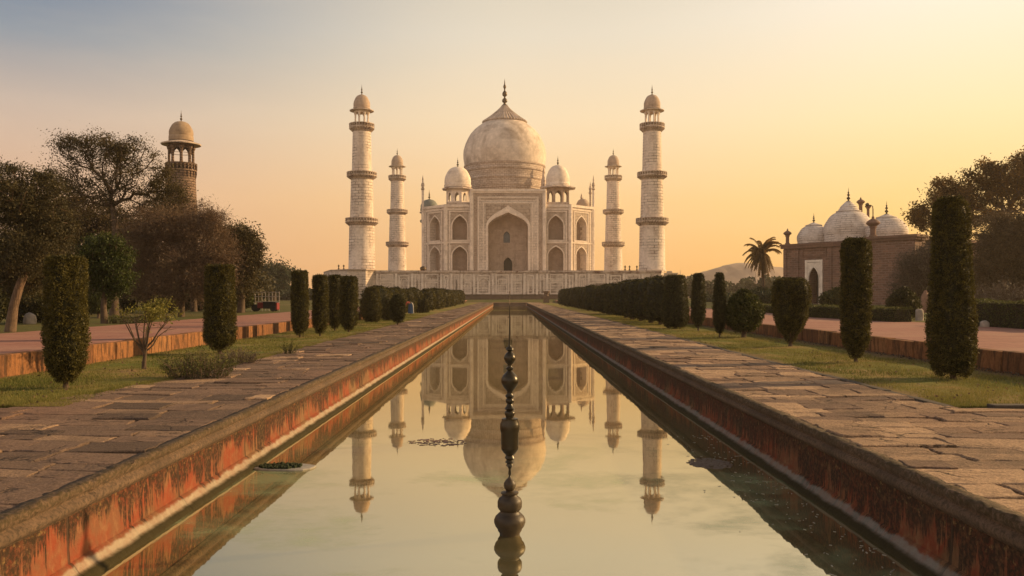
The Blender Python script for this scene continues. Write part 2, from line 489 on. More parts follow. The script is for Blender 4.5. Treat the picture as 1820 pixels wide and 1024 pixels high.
def mat_plaza():
    mt, q = material('red_sandstone_paving')
    p = q.n('ShaderNodeNewGeometry').outputs['Position']
    br = q.n('ShaderNodeTexBrick', {'Vector': p, 'Color1': (0.30, 0.145, 0.112, 1), 'Color2': (0.26, 0.12, 0.092, 1), 'Mortar': (0.17, 0.085, 0.065, 1), 'Scale': 1.0, 'Mortar Size': 0.02, 'Brick Width': 1.1, 'Row Height': 0.55})
    n1 = q.noise(q.scale(p, 0.6, 1.4, 1), 0.5, 6, 0.6)
    col = q.mix(q.m('MULTIPLY', q.sm(n1, 0.4, 0.72), 0.6), br.outputs[0], (0.34, 0.20, 0.145))
    n2 = q.noise(p, 9, 5, 0.7)
    col = q.mix(1.0, col, q.ramp(n2, [(0.3, 0.8), (0.7, 1.15)]), 'MULTIPLY')
    finish(q, col, 0.85, q.m('SUBTRACT', n2, br.outputs[1]), 0.3, 0.02, 0.2)
    return mt


def mat_terrace_wall():
    mt, q = material('terrace_stone')
    p = q.n('ShaderNodeNewGeometry').outputs['Position']
    t = q.n('ShaderNodeAttribute', attribute_name='tint').outputs['Fac']
    z = q.n('ShaderNodeSeparateXYZ', {0: p}).outputs[2]
    col = q.ramp(t, [(0.0, (0.17, 0.075, 0.035)), (0.5, (0.25, 0.11, 0.045)), (1.0, (0.30, 0.15, 0.065))])
    d = q.noise(q.scale(p, 1, 4.5, 1.0), 1.5, 6, 0.66)
    col = q.mix(q.m('MULTIPLY', q.sm(d, 0.42, 0.64), 0.9), col, (0.062, 0.034, 0.019))
    n = q.noise(p, 12, 6, 0.7)
    col = q.mix(1.0, col, q.ramp(n, [(0.3, 0.7), (0.7, 1.2)]), 'MULTIPLY')
    finish(q, col, 0.9, n, 0.6, 0.03, 0.2)
    return mt


def mat_ground():
    mt, q = material('dry_grass_ground')
    p = q.n('ShaderNodeNewGeometry').outputs['Position']
    n1 = q.noise(p, 0.12, 7, 0.65, 0.4)
    n3 = q.noise(p, 8, 5, 0.7)
    col = q.ramp(n1, [(0.35, (0.06, 0.07, 0.02)), (0.52, (0.095, 0.09, 0.03)), (0.68, (0.16, 0.115, 0.055))])
    col = q.mix(1.0, col, q.ramp(n3, [(0.25, 0.7), (0.75, 1.3)]), 'MULTIPLY')
    finish(q, col, 0.95, n3, 0.5, 0.06, 0.1)
    return mt


def mat_water():
    mt, q = material('still_water')
    p = q.n('ShaderNodeNewGeometry').outputs['Position']
    n1 = q.noise(q.scale(p, 0.6, 0.8, 1), 0.75, 6, 0.55, 0.5)
    n2 = q.noise(q.scale(p, 0.5, 1.0, 1), 0.3, 4, 0.55, 0.4)
    murk = q.ramp(n2, [(0.35, (0.075, 0.068, 0.036)), (0.65, (0.125, 0.115, 0.065))])
    yy = q.n('ShaderNodeSeparateXYZ', {0: p}).outputs[1]
    alg = q.m('MULTIPLY', q.sm(q.m('ADD', n1, q.m('MULTIPLY', q.sm(q.noise(q.scale(p, 0.8, 1.0, 1), 3.5, 5, 0.6), 0.3, 0.7), 0.08)), 0.52, 0.76), q.sm(yy, 17.0, 9.0))                        # pale green algae lying just under the surface
    murk = q.mix(q.m('MULTIPLY', alg, 0.85), murk, (0.27, 0.33, 0.19))
    rip = q.noise(q.scale(p, 1.0, 0.6, 1), 2.2, 3, 0.5)
    rip2 = q.noise(q.scale(p, 1.0, 0.5, 1), 0.5, 2, 0.5)
    bm = q.n('ShaderNodeBump', {'Strength': 0.030, 'Distance': 0.02, 'Height': q.m('ADD', rip, q.m('MULTIPLY', rip2, 1.5))}).outputs[0]
    dif = q.n('ShaderNodeBsdfDiffuse', {'Color': murk})
    gl = q.n('ShaderNodeBsdfGlossy', {'Color': (1.0, 0.92, 0.71, 1), 'Roughness': 0.022, 'Normal': bm})
    fr = q.n('ShaderNodeFresnel', {'IOR': 5.5})
    mx = q.n('ShaderNodeMixShader', {0: q.m('MULTIPLY', q.m('MULTIPLY_ADD', fr.outputs[0], 0.55, 0.36), q.m('SUBTRACT', 1.0, q.m('MULTIPLY', alg, 0.5))), 1: dif.outputs[0], 2: gl.outputs[0]})
    q.n('ShaderNodeOutputMaterial', {0: mx})
    return mt


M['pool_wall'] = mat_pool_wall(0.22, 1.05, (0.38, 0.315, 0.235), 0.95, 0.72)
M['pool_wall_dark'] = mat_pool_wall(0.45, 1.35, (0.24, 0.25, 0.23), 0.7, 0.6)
M['coping'] = mat_coping()
M['slab'] = mat_slab()
M['lawn'] = mat_lawn()
M['plaza'] = mat_plaza()
M['terrace_wall'] = mat_terrace_wall()
M['ground'] = mat_ground()
M['water'] = mat_water()
M['joint_dirt'] = plain('joint_dirt', (0.045, 0.034, 0.026), 0.95, 0.3, 4)
M['gravel_edge'] = plain('dark_edging', (0.060, 0.048, 0.038), 0.95, 0.4, 8, bump=0.6)

LIP, LAWN_L, LAWN_R, TER_L, TER_R, TZ, WZ, POOL_END = 3.63, -6.4, 6.3, -10.1, 10.5, 0.42, -0.8, 185.0
PL_L, PL_R, LAWN0 = -15.7, 18.0, 12.2

# ------------------------------------------------------------------ setting: ground, plaza paths, lawns, water
gv = [(-900, -50, -1.3), (900, -50, -1.3), (900, 930, -1.3), (-900, 930, -1.3)]
g = MB()                                             # one sheet with the pool and its basin cut out
for (x0, x1, y0, y1, z) in ((-900, PL_L, -50, 930, 0.40), (PL_R, 900, -50, 930, 0.40)):
    g.add([(x0, y0, z), (x1, y0, z), (x1, y1, z), (x0, y1, z)], [(0, 1, 2, 3)])
g.add([(PL_L, 188, -0.05), (PL_R, 188, -0.05), (PL_R, 210, 0.62), (PL_L, 210, 0.62), (PL_R, 930, 0.62), (PL_L, 930, 0.62)], [(0, 1, 2, 3), (3, 2, 4, 5)])
g.add([(TER_L - 0.1, -50, -0.06), (-LIP - 0.3, -50, -0.06), (-LIP - 0.3, 188, -0.06), (TER_L - 0.1, 188, -0.06)], [(0, 1, 2, 3)])
g.add([(LIP + 0.3, -50, -0.06), (TER_R + 0.1, -50, -0.06), (TER_R + 0.1, 188, -0.06), (LIP + 0.3, 188, -0.06)], [(0, 1, 2, 3)])
tag(g.build('ground', M['ground']), kind='structure')

for x0, x1 in ((PL_L - 0.05, TER_L - 0.12), (TER_R + 0.12, PL_R + 0.05)):
    b = MB()
    b.box(x0, x1, -30, 205, -0.3, TZ - 0.005)
    tag(b.build('garden_path', M['plaza']), kind='structure')

b = MB()
b.add([(-LIP - 0.2, -20, WZ), (LIP + 0.2, -20, WZ), (LIP + 0.2, POOL_END + 0.1, WZ), (-LIP - 0.2, POOL_END + 0.1, WZ)], [(0, 1, 2, 3)])
tag(b.build('water', M['water']), kind='structure')

rng = np.random.default_rng(7)
rnd = random.Random(5)


def lawn(x0, x1, name, seed):
    r = np.random.default_rng(seed)
    ys = np.concatenate([np.arange(LAWN0, 40, 0.35), np.arange(40, 190, 2.0)])
    xs = np.linspace(x0, x1, 14)
    X, Y = np.meshgrid(xs, ys)
    Z = -0.025 + 0.018 * np.sin(X * 1.7 + seed) * np.sin(Y * 0.9) + r.normal(0, 0.006, X.shape)
    nx, ny = len(xs), len(ys)
    idx = np.arange(nx * ny).reshape(ny, nx)
    Fq = np.stack([idx[:-1, :-1], idx[:-1, 1:], idx[1:, 1:], idx[1:, :-1]], -1).reshape(-1, 4)
    tag(link('lawn', fast_mesh('lawn', np.stack([X, Y, Z], -1).reshape(-1, 3), Fq, smooth=True), M['lawn']), kind='structure')


lawn(TER_L - 0.05, LAWN_L + 0.15, 'lawn', 1)
lawn(LAWN_R - 0.15, TER_R + 0.05, 'lawn', 2)


# ------------------------------------------------------------------ flagged walkways: uneven slabs with open joints
def paving(xin, xout_f, y0, y1, seed, mu):
    r = random.Random(seed)
    mb = MB()
    sgn = 1 if xout_f(0) > xin else -1
    y = y0
    slant = 0.0
    while y < y1:
        dy = r.choice([r.uniform(0.30, 0.44), r.uniform(0.44, 0.74)])
        xo = xout_f(y + dy / 2)
        wtot = abs(xo - xin)
        x = 0.0
        first = True
        while x < wtot - 0.05:
            wd = r.uniform(0.5, 1.25)
            if first:
                wd *= r.uniform(0.5, 1.0)
                first = False
            if wtot - x - wd < 0.35:
                wd = wtot - x
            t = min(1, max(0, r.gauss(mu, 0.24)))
            gap = r.uniform(0.003, 0.012)
            rag = 0.10 if x + wd >= wtot else 0.0
            a0, a1 = xin + sgn * (x + gap), xin + sgn * (x + wd - gap + r.uniform(-rag, rag))
            b0, b1 = y + gap, y + dy - gap
            if r.random() < 0.07:
                b1 -= r.uniform(0.015, 0.035)
            near = y < 30
            n = 4 if near else 2
            jit = 0.030 if near else 0.014
            out = []
            for i in range(n):
                out.append((a0 + (a1 - a0) * i / n, b0))
            for i in range(n):
                out.append((a1, b0 + (b1 - b0) * i / n))
            for i in range(n):
                out.append((a1 + (a0 - a1) * i / n, b1))
            for i in range(n):
                out.append((a0, b1 + (b0 - b1) * i / n))
            cx, cy = (a0 + a1) / 2, (b0 + b1) / 2
            zc = r.gauss(-0.006, 0.006)
            tx, ty = r.gauss(0, 0.012), r.gauss(0, 0.017)
            bv = r.uniform(0.008, 0.020)
            sh = 0.10 * (cx * sgn - xin * sgn) * 0.25
            top, mid, bot = [], [], []
            m = len(out)
            for (px_, py_) in out:
                px_ += r.uniform(-jit, jit)
                py_ += r.uniform(-jit, jit) + 0.07 * math.sin(px_ * 1.3 + y * 0.35) + 0.03 * math.sin(px_ * 3.1 + y * 2.1)
                zz = zc + tx * (px_ - cx) + ty * (py_ - cy)
                ux, uy = px_ - cx, py_ - cy
                kx = 1 - bv / max(abs(a1 - a0) / 2, 0.05)
                ky = 1 - bv / max(abs(b1 - b0) / 2, 0.05)
                top.append((cx + ux * kx, cy + uy * ky, zz))
                mid.append((px_, py_, zz - bv * 0.7))
                bot.append((px_, py_, -0.09))
            fs = [list(range(m))]
            for i in range(m):
                j = (i + 1) % m
                fs.append((m + i, m + j, j, i))
                fs.append((2 * m + i, 2 * m + j, m + j, m + i))
            mb.add(top + mid + bot, fs, t)
            x += wd
        y += dy
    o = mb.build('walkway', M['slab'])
    tag(o, kind='structure')
    bed = MB()
    if sgn < 0:
        bed.add([(xout_f(y0) + 0.1, y0, -0.042), (xin, y0, -0.042), (xin, LAWN0, -0.042), (xout_f(y0) + 0.1, LAWN0, -0.042)], [(0, 1, 2, 3)])
        bed.add([(xout_f(50) - 0.1, LAWN0, -0.042), (xin, LAWN0, -0.042), (xin, y1, -0.042), (xout_f(50) - 0.1, y1, -0.042)], [(0, 1, 2, 3)])
    else:
        bed.add([(xin, y0, -0.042), (xout_f(y0), y0, -0.042), (xout_f(y0), LAWN0, -0.042), (xin, LAWN0, -0.042)], [(0, 1, 2, 3)])
        bed.add([(xin, LAWN0, -0.042), (xout_f(50) + 0.1, LAWN0, -0.042), (xout_f(50) + 0.1, y1, -0.042), (xin, y1, -0.042)], [(0, 1, 2, 3)])
    tag(bed.build('walkway_bed', M['joint_dirt']), kind='structure')


def out_left(y):
    return TER_L if y < LAWN0 - 0.3 else (LAWN_L - max(0, (17 - y)) * 0.17)


def out_right(y):
    return TER_R if y < LAWN0 - 0.3 else LAWN_R


paving(-LIP - 0.12, out_left, 1.6, POOL_END + 3, 11, 0.42)
paving(LIP + 0.12, out_right, 1.6, POOL_END + 3, 12, 0.88)  # lighter slab tint on the right paints in its sunlit look

# paved strip round the far end of the pool
b = MB()
b.box(-LAWN_R - 6, LAWN_R + 6, POOL_END + 0.9, POOL_END + 5, -0.2, -0.008)
tag(b.build('walkway_end', M['plaza']), kind='structure')


# dark edging between walkway and lawn, and the kerb that closes each lawn
def edging(x, w0, y0, y1, name_label):
    mb = MB()
    y = y0
    r = random.Random(int(x * 10))
    while y < y1:
        d = r.uniform(0.8, 1.6)
        e = r.uniform(-0.02, 0.02)
        mb.box(x - w0 + e, x + w0 + e, y, y + d - 0.012, -0.12, r.uniform(-0.012, 0.004), r.random())
        y += d
    o = mb.build('edging_stones', M['gravel_edge'], bevel=0.01)
    return tag(o, name_label, 'edging', 'low stone edgings of the lawns')


edging(LAWN_R + 0.06, 0.075, LAWN0, 120, 'narrow dark stone edging between the right walkway and the right lawn')
for sx, lab in ((-1, 'dark low kerb closing the near end of the left lawn'), (1, 'dark low kerb closing the near end of the right lawn')):
    mb = MB()
    r = random.Random(3)
    x = 6.9 if sx > 0 else 7.4
    while x < 10.2:
        d = r.uniform(0.7, 1.2)
        mb.box(*sorted((sx * x, sx * (x + d - 0.01))), LAWN0 - 0.19, LAWN0 + 0.02, -0.12, r.uniform(0.022, 0.045), r.random())
        x += d
    tag(mb.build('lawn_kerb', M['gravel_edge'], bevel=0.012), lab, 'kerb', 'kerbs at the lawn ends')


# ------------------------------------------------------------------ pool walls
def pool_ys():
    return list(np.concatenate([np.arange(1.2, 14, 0.05), np.arange(14, 34, 0.15), np.arange(34, 80, 0.6), np.arange(80, POOL_END + 0.4, 2.5)])) + [POOL_END + 0.4]


def strip(prof, ys, sgn, jit, seed, along='y', fix=None):
    """sweep a profile (outwards, z) along the pool; jit roughens each point"""
    r = np.random.default_rng(seed)
    ys = np.array(ys)
    n, m = len(ys), len(prof)
    V = np.zeros((n, m, 3))
    lowf = np.interp(ys, np.arange(0, 200, 1.3), r.normal(0, 1, len(np.arange(0, 200, 1.3))))
    for j, (o, z, jj) in enumerate(prof):
        no = r.normal(0, 1, n) * 0.5 + lowf * 0.9
        nz = r.normal(0, 1, n) * 0.6 + lowf * 0.5
        oo = o + no * jit * jj
        V[:, j, 2] = z + nz * jit * jj
        if along == 'y':
            V[:, j, 0] = sgn * (LIP - oo)
            V[:, j, 1] = ys
        else:
            V[:, j, 0] = ys
            V[:, j, 1] = fix - oo
    idx = np.arange(n * m).reshape(n, m)
    Fq = np.stack([idx[:-1, :-1], idx[:-1, 1:], idx[1:, 1:], idx[1:, :-1]], -1).reshape(-1, 4)
    return V.reshape(-1, 3), Fq


COPE = [(-0.15, -0.06, 0), (-0.145, -0.008, 0.6), (-0.07, -0.002, 1.2), (-0.03, -0.002, 1.6), (-0.006, -0.006, 2.2), (0.008, -0.022, 2.2), (0.010, -0.060, 2.0), (-0.006, -0.084, 1.4),
        (-0.030, -0.104, 0.3), (-0.024, -0.116, 0.15), (0.004, -0.135, 0.15), (0.018, -0.165, 0.15), (0.006, -0.198, 0.15), (-0.020, -0.218, 0.3), (-0.042, -0.224, 0.2), (-0.044, -0.242, 0.2), (-0.075, -0.245, 0)]
FACE = [(-0.065, -0.240, 0), (-0.062, -0.30, 0.4), (-0.060, -0.42, 0.4), (-0.058, -0.54, 0.4), (-0.052, -0.63, 0.3), (-0.05, -0.655, 0)]
LEDGE = [(-0.055, -0.640, 0), (-0.030, -0.650, 0.3), (0.002, -0.690, 0.4), (0.028, -0.730, 0.3), (0.060, -0.748, 0.5), (0.095, -0.785, 0.6), (0.10, -0.84, 0.3), (0.10, -1.2, 0)]
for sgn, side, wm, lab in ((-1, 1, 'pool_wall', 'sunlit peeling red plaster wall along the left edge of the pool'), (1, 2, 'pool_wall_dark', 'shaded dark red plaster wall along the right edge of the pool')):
    t = thing('pool_wall', lab, 'pool wall', (0, 0, 0), 0, 'walls of the long pool')
    for nm, pr, mt, jt in (('coping', COPE, 'coping', 0.0065), ('wall_face', FACE, wm, 0.005), ('base_ledge', LEDGE, wm, 0.007)):
        V, Fq = strip(pr, pool_ys(), sgn, jt, side * 10 + len(pr))
        link(nm, fast_mesh(nm, V, Fq, smooth=True), M[mt], t)
t = thing('pool_wall', 'short dark end wall closing the far end of the pool', 'pool wall', (0, 0, 0), 0, 'walls of the long pool')
for nm, pr, mt in (('coping', COPE, 'sandstone_dark'), ('wall_face', FACE, 'sandstone_dark'), ('base_ledge', LEDGE, 'sandstone_dark')):
    V, Fq = strip(pr, np.linspace(-LIP + 0.06, LIP - 0.06, 30), 1, 0.006, 77, 'x', POOL_END)
    link(nm, fast_mesh(nm, V, Fq, smooth=True), M[mt], t)


# ------------------------------------------------------------------ low terrace walls of upright slabs beside the lawns
def terrace(x, y0, y1, lab, seed):
    mb = MB()
    r = random.Random(seed)
    y = y0
    while y < y1:
        d = r.uniform(0.95, 1.55)
        e = r.uniform(-0.014, 0.014)
        tz = TZ + r.uniform(-0.014, 0.012)
        mb.box(x - 0.13 + e, x + 0.13 + e, y, y + d - r.uniform(0.008, 0.022), -0.25, tz, min(1, max(0, r.gauss(0.5, 0.3))))
        y += d
    tag(mb.build('terrace_wall', M['terrace_wall'], bevel=0.014), lab, 'low wall', 'low terrace walls beside the lawns')


terrace(TER_L, -4, 186, 'sunlit orange low slab wall holding the left garden path', 31)
terrace(TER_R, -4, 186, 'shaded dark brown low slab wall holding the right garden path', 32)


# ------------------------------------------------------------------ bits in the water
def blob_poly(cx, cy, rx, ry, n, r, rough=0.25):
    return [(cx + rx * math.cos(2 * math.pi * i / n) * (1 + r.uniform(-rough, rough)), cy + ry * math.sin(2 * math.pi * i / n) * (1 + r.uniform(-rough, rough))) for i in range(n)]


M['scum'] = plain('floating_scum', (0.105, 0.075, 0.06), 0.7, 0.5, 9)
M['scum_pink'] = plain('reddish_scum', (0.17, 0.105, 0.085), 0.7, 0.5, 9)
M['moss'] = plain('wet_moss', (0.018, 0.026, 0.008), 0.9, 0.5, 25, bump=0.9)
M['wet_stone'] = plain('wet_pale_stone', (0.26, 0.24, 0.21), 0.5, 0.3, 6)
r = random.Random(21)
bx, by = gp(515, 832, WZ)
t = thing('ledge_stone', 'flat pale stone with green moss on it, at the foot of the left pool wall', 'stone', (bx, by, WZ))
mb = MB()
mb.prism(blob_poly(-0.05, 0, 0.42, 0.24, 16, r, 0.10), -0.10, 0.022)
mb.build('slab', M['wet_stone'], t, bevel=0.01)
mb = MB()
for q_ in range(260):
    a, d = r.uniform(0, 6.28), math.sqrt(r.random())
    px_, py_ = -0.12 + 0.30 * d * math.cos(a), 0.0 + 0.17 * d * math.sin(a)
    s_ = r.uniform(0.012, 0.028)
    mb.lathe([(s_, 0.018), (s_ * 0.9, 0.018 + s_ * 0.8), (s_ * 0.3, 0.02 + s_ * 1.3)], 5, px_, py_, t=r.random())
mb.build('moss_cushion', M['moss'], t, smooth=60)


def mat_patch(name, px, py, rx, ry, mt, lab, seed, n=420):
    rr = random.Random(seed)
    cx, cy = gp(px, py, WZ)
    mb = MB()
    for q_ in range(n):
        a, d = rr.uniform(0, 6.28), rr.random() ** 0.6
        px_, py_ = rx * d * math.cos(a), ry * d * math.sin(a) * (1 + 0.3 * math.sin(px * 0.1))
        s_ = rr.uniform(0.006, 0.026)
        mb.prism(blob_poly(px_, py_, s_ * rr.uniform(0.8, 2.2), s_ * rr.uniform(0.5, 1.0), 7, rr, 0.3), -0.002, 0.003 + rr.random() * 0.004, rr.random())
    tag(mb.build(name, M[mt], loc=(cx, cy, WZ)), lab, 'scum', kind='stuff')


mat_patch('algae_mat', 1262, 824, 0.30, 0.34, 'scum', 'grey brown scum mat floating by the right pool wall', 2, 420)
mat_patch('algae_mat', 778, 786, 0.50, 0.30, 'scum_pink', 'reddish scum mat floating left of the dome reflection', 3, 170)
mb = MB()
for q_ in range(230):
    y_ = 5.5 + 9 * r.random() ** 1.3
    x_ = LIP - 0.15 - abs(r.gauss(0, 0.42)) - 0.02
    a = r.uniform(0, 3.14)
    L = r.uniform(0.004, 0.022) * (3 if r.random() < 0.06 else 1)
    w_ = r.uniform(0.002, 0.006)
    c, s = math.cos(a), math.sin(a)
    mb.prism([(x_ - L * c - w_ * s, y_ - L * s + w_ * c), (x_ - L * c + w_ * s, y_ - L * s - w_ * c), (x_ + L * c + w_ * s, y_ + L * s - w_ * c), (x_ + L * c - w_ * s, y_ + L * s + w_ * c)], WZ - 0.001, WZ + 0.004, r.random())
o = mb.build('floating_debris', M['wet_stone'])
tag(o, 'straws and flecks floating on the water along the right pool wall', 'debris', kind='stuff')

# ornate spout column standing in the water
M['spout'] = plain('green_bronze', (0.030, 0.022, 0.010), 0.34, 0.55, 5, 0.3, 0.45, bump=0.3)
M['spout_base'] = plain('mossy_brown_stone', (0.040, 0.026, 0.012), 0.5, 0.6, 7, 0.0, 0.4, bump=0.5)
sx_, sy_ = gp(906, 950, WZ)
u = 0.00267
t = thing('fountain_spout', 'tall slender ornamental spout column of stacked bulbs standing in the pool', 'fountain spout', (sx_, sy_, WZ))
zz = lambda zy: (868 - zy) * u
lower = [(38, 880), (38, 862), (45, 852), (46, 846), (54, 836), (59, 822), (59, 812), (54, 800), (44, 790), (37, 784), (36, 778), (42, 772), (46, 764), (46, 744), (42, 733), (31, 724), (27, 718), (33, 714), (33, 709), (18, 706), (14, 703), (20, 694), (23, 684), (22, 674), (15, 663), (6, 654), (2, 646)]
mid_ = [(2, 650), (6, 640), (4, 622), (8, 614), (14, 610), (11, 601), (18, 596), (12, 588), (19, 580), (17, 575), (14, 570), (24, 560), (32, 548), (33, 540), (31, 534), (33, 528), (33, 486), (36, 478), (37, 464), (36, 450), (30, 438), (31, 432), (15, 428), (15, 424), (20, 414), (19, 406), (13, 402), (20, 395), (13, 386), (9, 376)]
upper = [(9, 378), (16, 370), (16, 362), (11, 356), (18, 348), (10, 338), (11, 330), (17, 322), (24, 314), (31, 300), (33, 290), (31, 280), (24, 268), (14, 258), (9, 252), (14, 247), (15, 243), (8, 236), (8, 230), (17, 220), (22, 208), (22, 202), (18, 192), (11, 184), (7, 180), (15, 173), (14, 167), (6, 162), (5, 155), (4, 140), (3, 80), (2, 30), (1, 4)]
for nm, pr in (('base_bulbs', lower), ('middle_drum', mid_), ('upper_spire', upper)):
    mb = MB()
    mb.lathe([(a * u, zz(b_)) for a, b_ in pr], 40)
    mb.build(nm, M['spout_base' if nm == 'base_bulbs' else 'spout'], t, smooth=50)
px_, py_, _ = wp(905.5, 544, 176)
mb = MB()
mb.lathe([(0.10, -0.3), (0.10, 1.2), (0.05, 1.3), (0.05, 2.0), (0.16, 2.1), (0.16, 2.25), (0.06, 2.35), (0.05, 2.9), (0.14, 3.0), (0.10, 3.2), (0.02, 3.35)], 12)
mb.box(-0.30, 0.02, -0.06, 0.06, 2.02, 2.24)
tag(mb.build('spout_pole', M['finial'], smooth=40, loc=(px_, 176, WZ)), 'thin dark spout pole standing at the far end of the pool', 'fountain spout')
# stone pedestal near the far end
px_, _, _ = wp(971, 540, 182)
mb = MB()
mb.box(-0.62, 0.62, -0.6, 0.6, 0, 1.45)
mb.box(-0.66, 0.66, -0.64, 0.64, 1.30, 1.42)
mb.lathe([(0.52, 1.45), (0.45, 1.7), (0.48, 2.0), (0.72, 2.3), (0.74, 2.52), (0.60, 2.56)], 16)
tag(mb.build('pedestal', M['sandstone_dark'], loc=(px_, 182, -0.02), smooth=40), 'dark stone pedestal with a wide cap right of the pool end', 'pedestal')
# drain slot and patch on the right walkway
gx, gy = gp(1170, 617)
mb = MB()
mb.box(-0.26, 0.26, -0.10, 0.10, -0.05, 0.012)
for i in range(7):
    mb.box(-0.24 + i * 0.07, -0.20 + i * 0.07, -0.12, 0.12, 0.0, 0.022)
tag(mb.build('drain_grate', M['finial'], loc=(gx, gy, 0.0)), 'small dark drain grate lying in the right walkway', 'grate')


# ------------------------------------------------------------------ masonry helpers
def arch_pts(half, vs, va, n=9, tip=0.0):
    """pointed arch from left spring to right spring: (du, v)"""
    out = []
    for i in range(-n, n + 1):
        s_ = abs(i) / n
        s_ = 1 - (1 - s_) ** 1.25                       # finer near the springs
        hgt = 0.64 * math.sqrt(max(0, 1 - s_ * s_)) + (0.36 - tip) * (1 - s_) + tip * (1 - s_) ** 5
        out.append((math.copysign(s_, i) * half, vs + (va - vs) * hgt))
    return out


class Wall:
    """flat wall frame: u along, v up, d inwards"""

    def __init__(s, o, u, n):
        s.o, s.u, s.n = Vector(o), Vector(u).normalized(), Vector(n).normalized()

    def p(s, u, v, d=0.0):
        return s.o + s.u * u + Vector((0, 0, 1)) * v - s.n * d

    def box(s, mb, u0, u1, v0, v1, d0, d1, t=0.5):
        mb.add([s.p(u0, v0, d0), s.p(u1, v0, d0), s.p(u1, v0, d1), s.p(u0, v0, d1), s.p(u0, v1, d0), s.p(u1, v1, d0), s.p(u1, v1, d1), s.p(u0, v1, d1)],
               [(3, 2, 1, 0), (4, 5, 6, 7), (0, 1, 5, 4), (1, 2, 6, 5), (2, 3, 7, 6), (3, 0, 4, 7)], t)

    def frame(s, mb, u0, u1, v0, v1, wd, proud, foot=True):
        """raised border: two uprights and a lintel"""
        s.box(mb, u0, u0 + wd, v0, v1 - wd, -proud, 0.05)
        s.box(mb, u1 - wd, u1, v0, v1 - wd, -proud, 0.05)
        s.box(mb, u0, u1, v1 - wd, v1, -proud, 0.05)
        if foot:
            s.box(mb, u0 + wd, u1 - wd, v0, v0 + wd, -proud, 0.05)

    def bay(s, mb, back, u0, u1, v0, v1, uc, half, vb, vs, va, depth, tip=0.0, d0=0.0, n=9):
        """wall field with an arched recess; the back of the recess goes into another mesh"""
        def P(u, v, d=0.0):
            return s.p(u, v, d0 + d)
        if vb > v0:
            mb.add([P(u0, v0), P(u1, v0), P(u1, vb), P(u0, vb)], [(0, 1, 2, 3)])
        a = [(uc - half, vb)] + [(uc + x, v) for x, v in arch_pts(half, vs, va, n, tip)] + [(uc + half, vb)]
        mb.add([P(u0, vb), P(uc - half, vb), P(uc - half, v1), P(u0, v1)], [(0, 1, 2, 3)])
        mb.add([P(uc + half, vb), P(u1, vb), P(u1, v1), P(uc + half, v1)], [(0, 1, 2, 3)])
        for (x0, y0), (x1, y1) in zip(a[1:-2], a[2:-1]):
            mb.add([P(x0, y0), P(x1, y1), P(x1, v1), P(x0, v1)], [(0, 1, 2, 3)])
        for (x0, y0), (x1, y1) in zip(a[:-1], a[1:]):
            mb.add([P(x0, y0), P(x1, y1), P(x1, y1, depth), P(x0, y0, depth)], [(0, 1, 2, 3)])
        mb.add([P(uc - half, vb), P(uc + half, vb), P(uc + half, vb, depth), P(uc - half, vb, depth)], [(0, 1, 2, 3)])
        if back is not None:
            back.add([P(x, y, depth) for x, y in a], [list(range(len(a)))])

    def band(s, mb, uc, half, vb, vs, va, wd, rise, proud, tip, d0=0.0, n=14):
        """raised band that follows an arch"""
        a = [(-half, vb)] + arch_pts(half, vs, va, n, tip) + [(half, vb)]
        b = [(-half - wd, vb)] + arch_pts(half + wd, vs, va + rise, n, tip + 0.05) + [(half + wd, vb)]
        for i in range(len(a) - 1):
            q = [s.p(uc + a[i][0], a[i][1], d0 - proud), s.p(uc + a[i + 1][0], a[i + 1][1], d0 - proud), s.p(uc + b[i + 1][0], b[i + 1][1], d0 - proud), s.p(uc + b[i][0], b[i][1], d0 - proud)]
            w_ = [s.p(uc + a[i][0], a[i][1], d0 + 0.1), s.p(uc + a[i + 1][0], a[i + 1][1], d0 + 0.1), s.p(uc + b[i + 1][0], b[i + 1][1], d0 + 0.1), s.p(uc + b[i][0], b[i][1], d0 + 0.1)]
            mb.add(q + w_, [(0, 1, 2, 3), (0, 1, 5, 4), (3, 2, 6, 7)])


def dome_prof(r, z0, h, belly=1.04, collar=None, n=18):
    """onion dome: slight bulge above the base, pointed top"""
    out = []
    for i in range(n + 1):
        t = i / n
        a = t * math.pi / 2
        rr = r * (math.cos(a) ** 0.56) * (1 + (belly - 1) * math.sin(min(1, t * 2.2) * math.pi))
        out.append((max(rr, 0.03 * r), z0 + h * (0.90 * math.sin(a) + 0.10 * t ** 3)))
    return out


def finial_prof(z0, h, r):
    q = [(1.6, 0.0), (1.9, 0.04), (1.0, 0.08), (0.45, 0.12), (0.5, 0.16), (1.25, 0.22), (1.35, 0.27), (0.9, 0.33), (0.4, 0.37), (0.4, 0.41), (1.0, 0.46), (1.05, 0.50), (0.6, 0.55), (0.3, 0.59), (0.65, 0.64), (0.6, 0.68), (0.22, 0.72), (0.18, 0.86), (0.02, 1.0)]
    return [(a * r, z0 + b * h) for a, b in q]


def octa(r, n=8, a0=math.pi / 8):
    return [(r * math.cos(a0 + 2 * math.pi * i / n), r * math.sin(a0 + 2 * math.pi * i / n)) for i in range(n)]


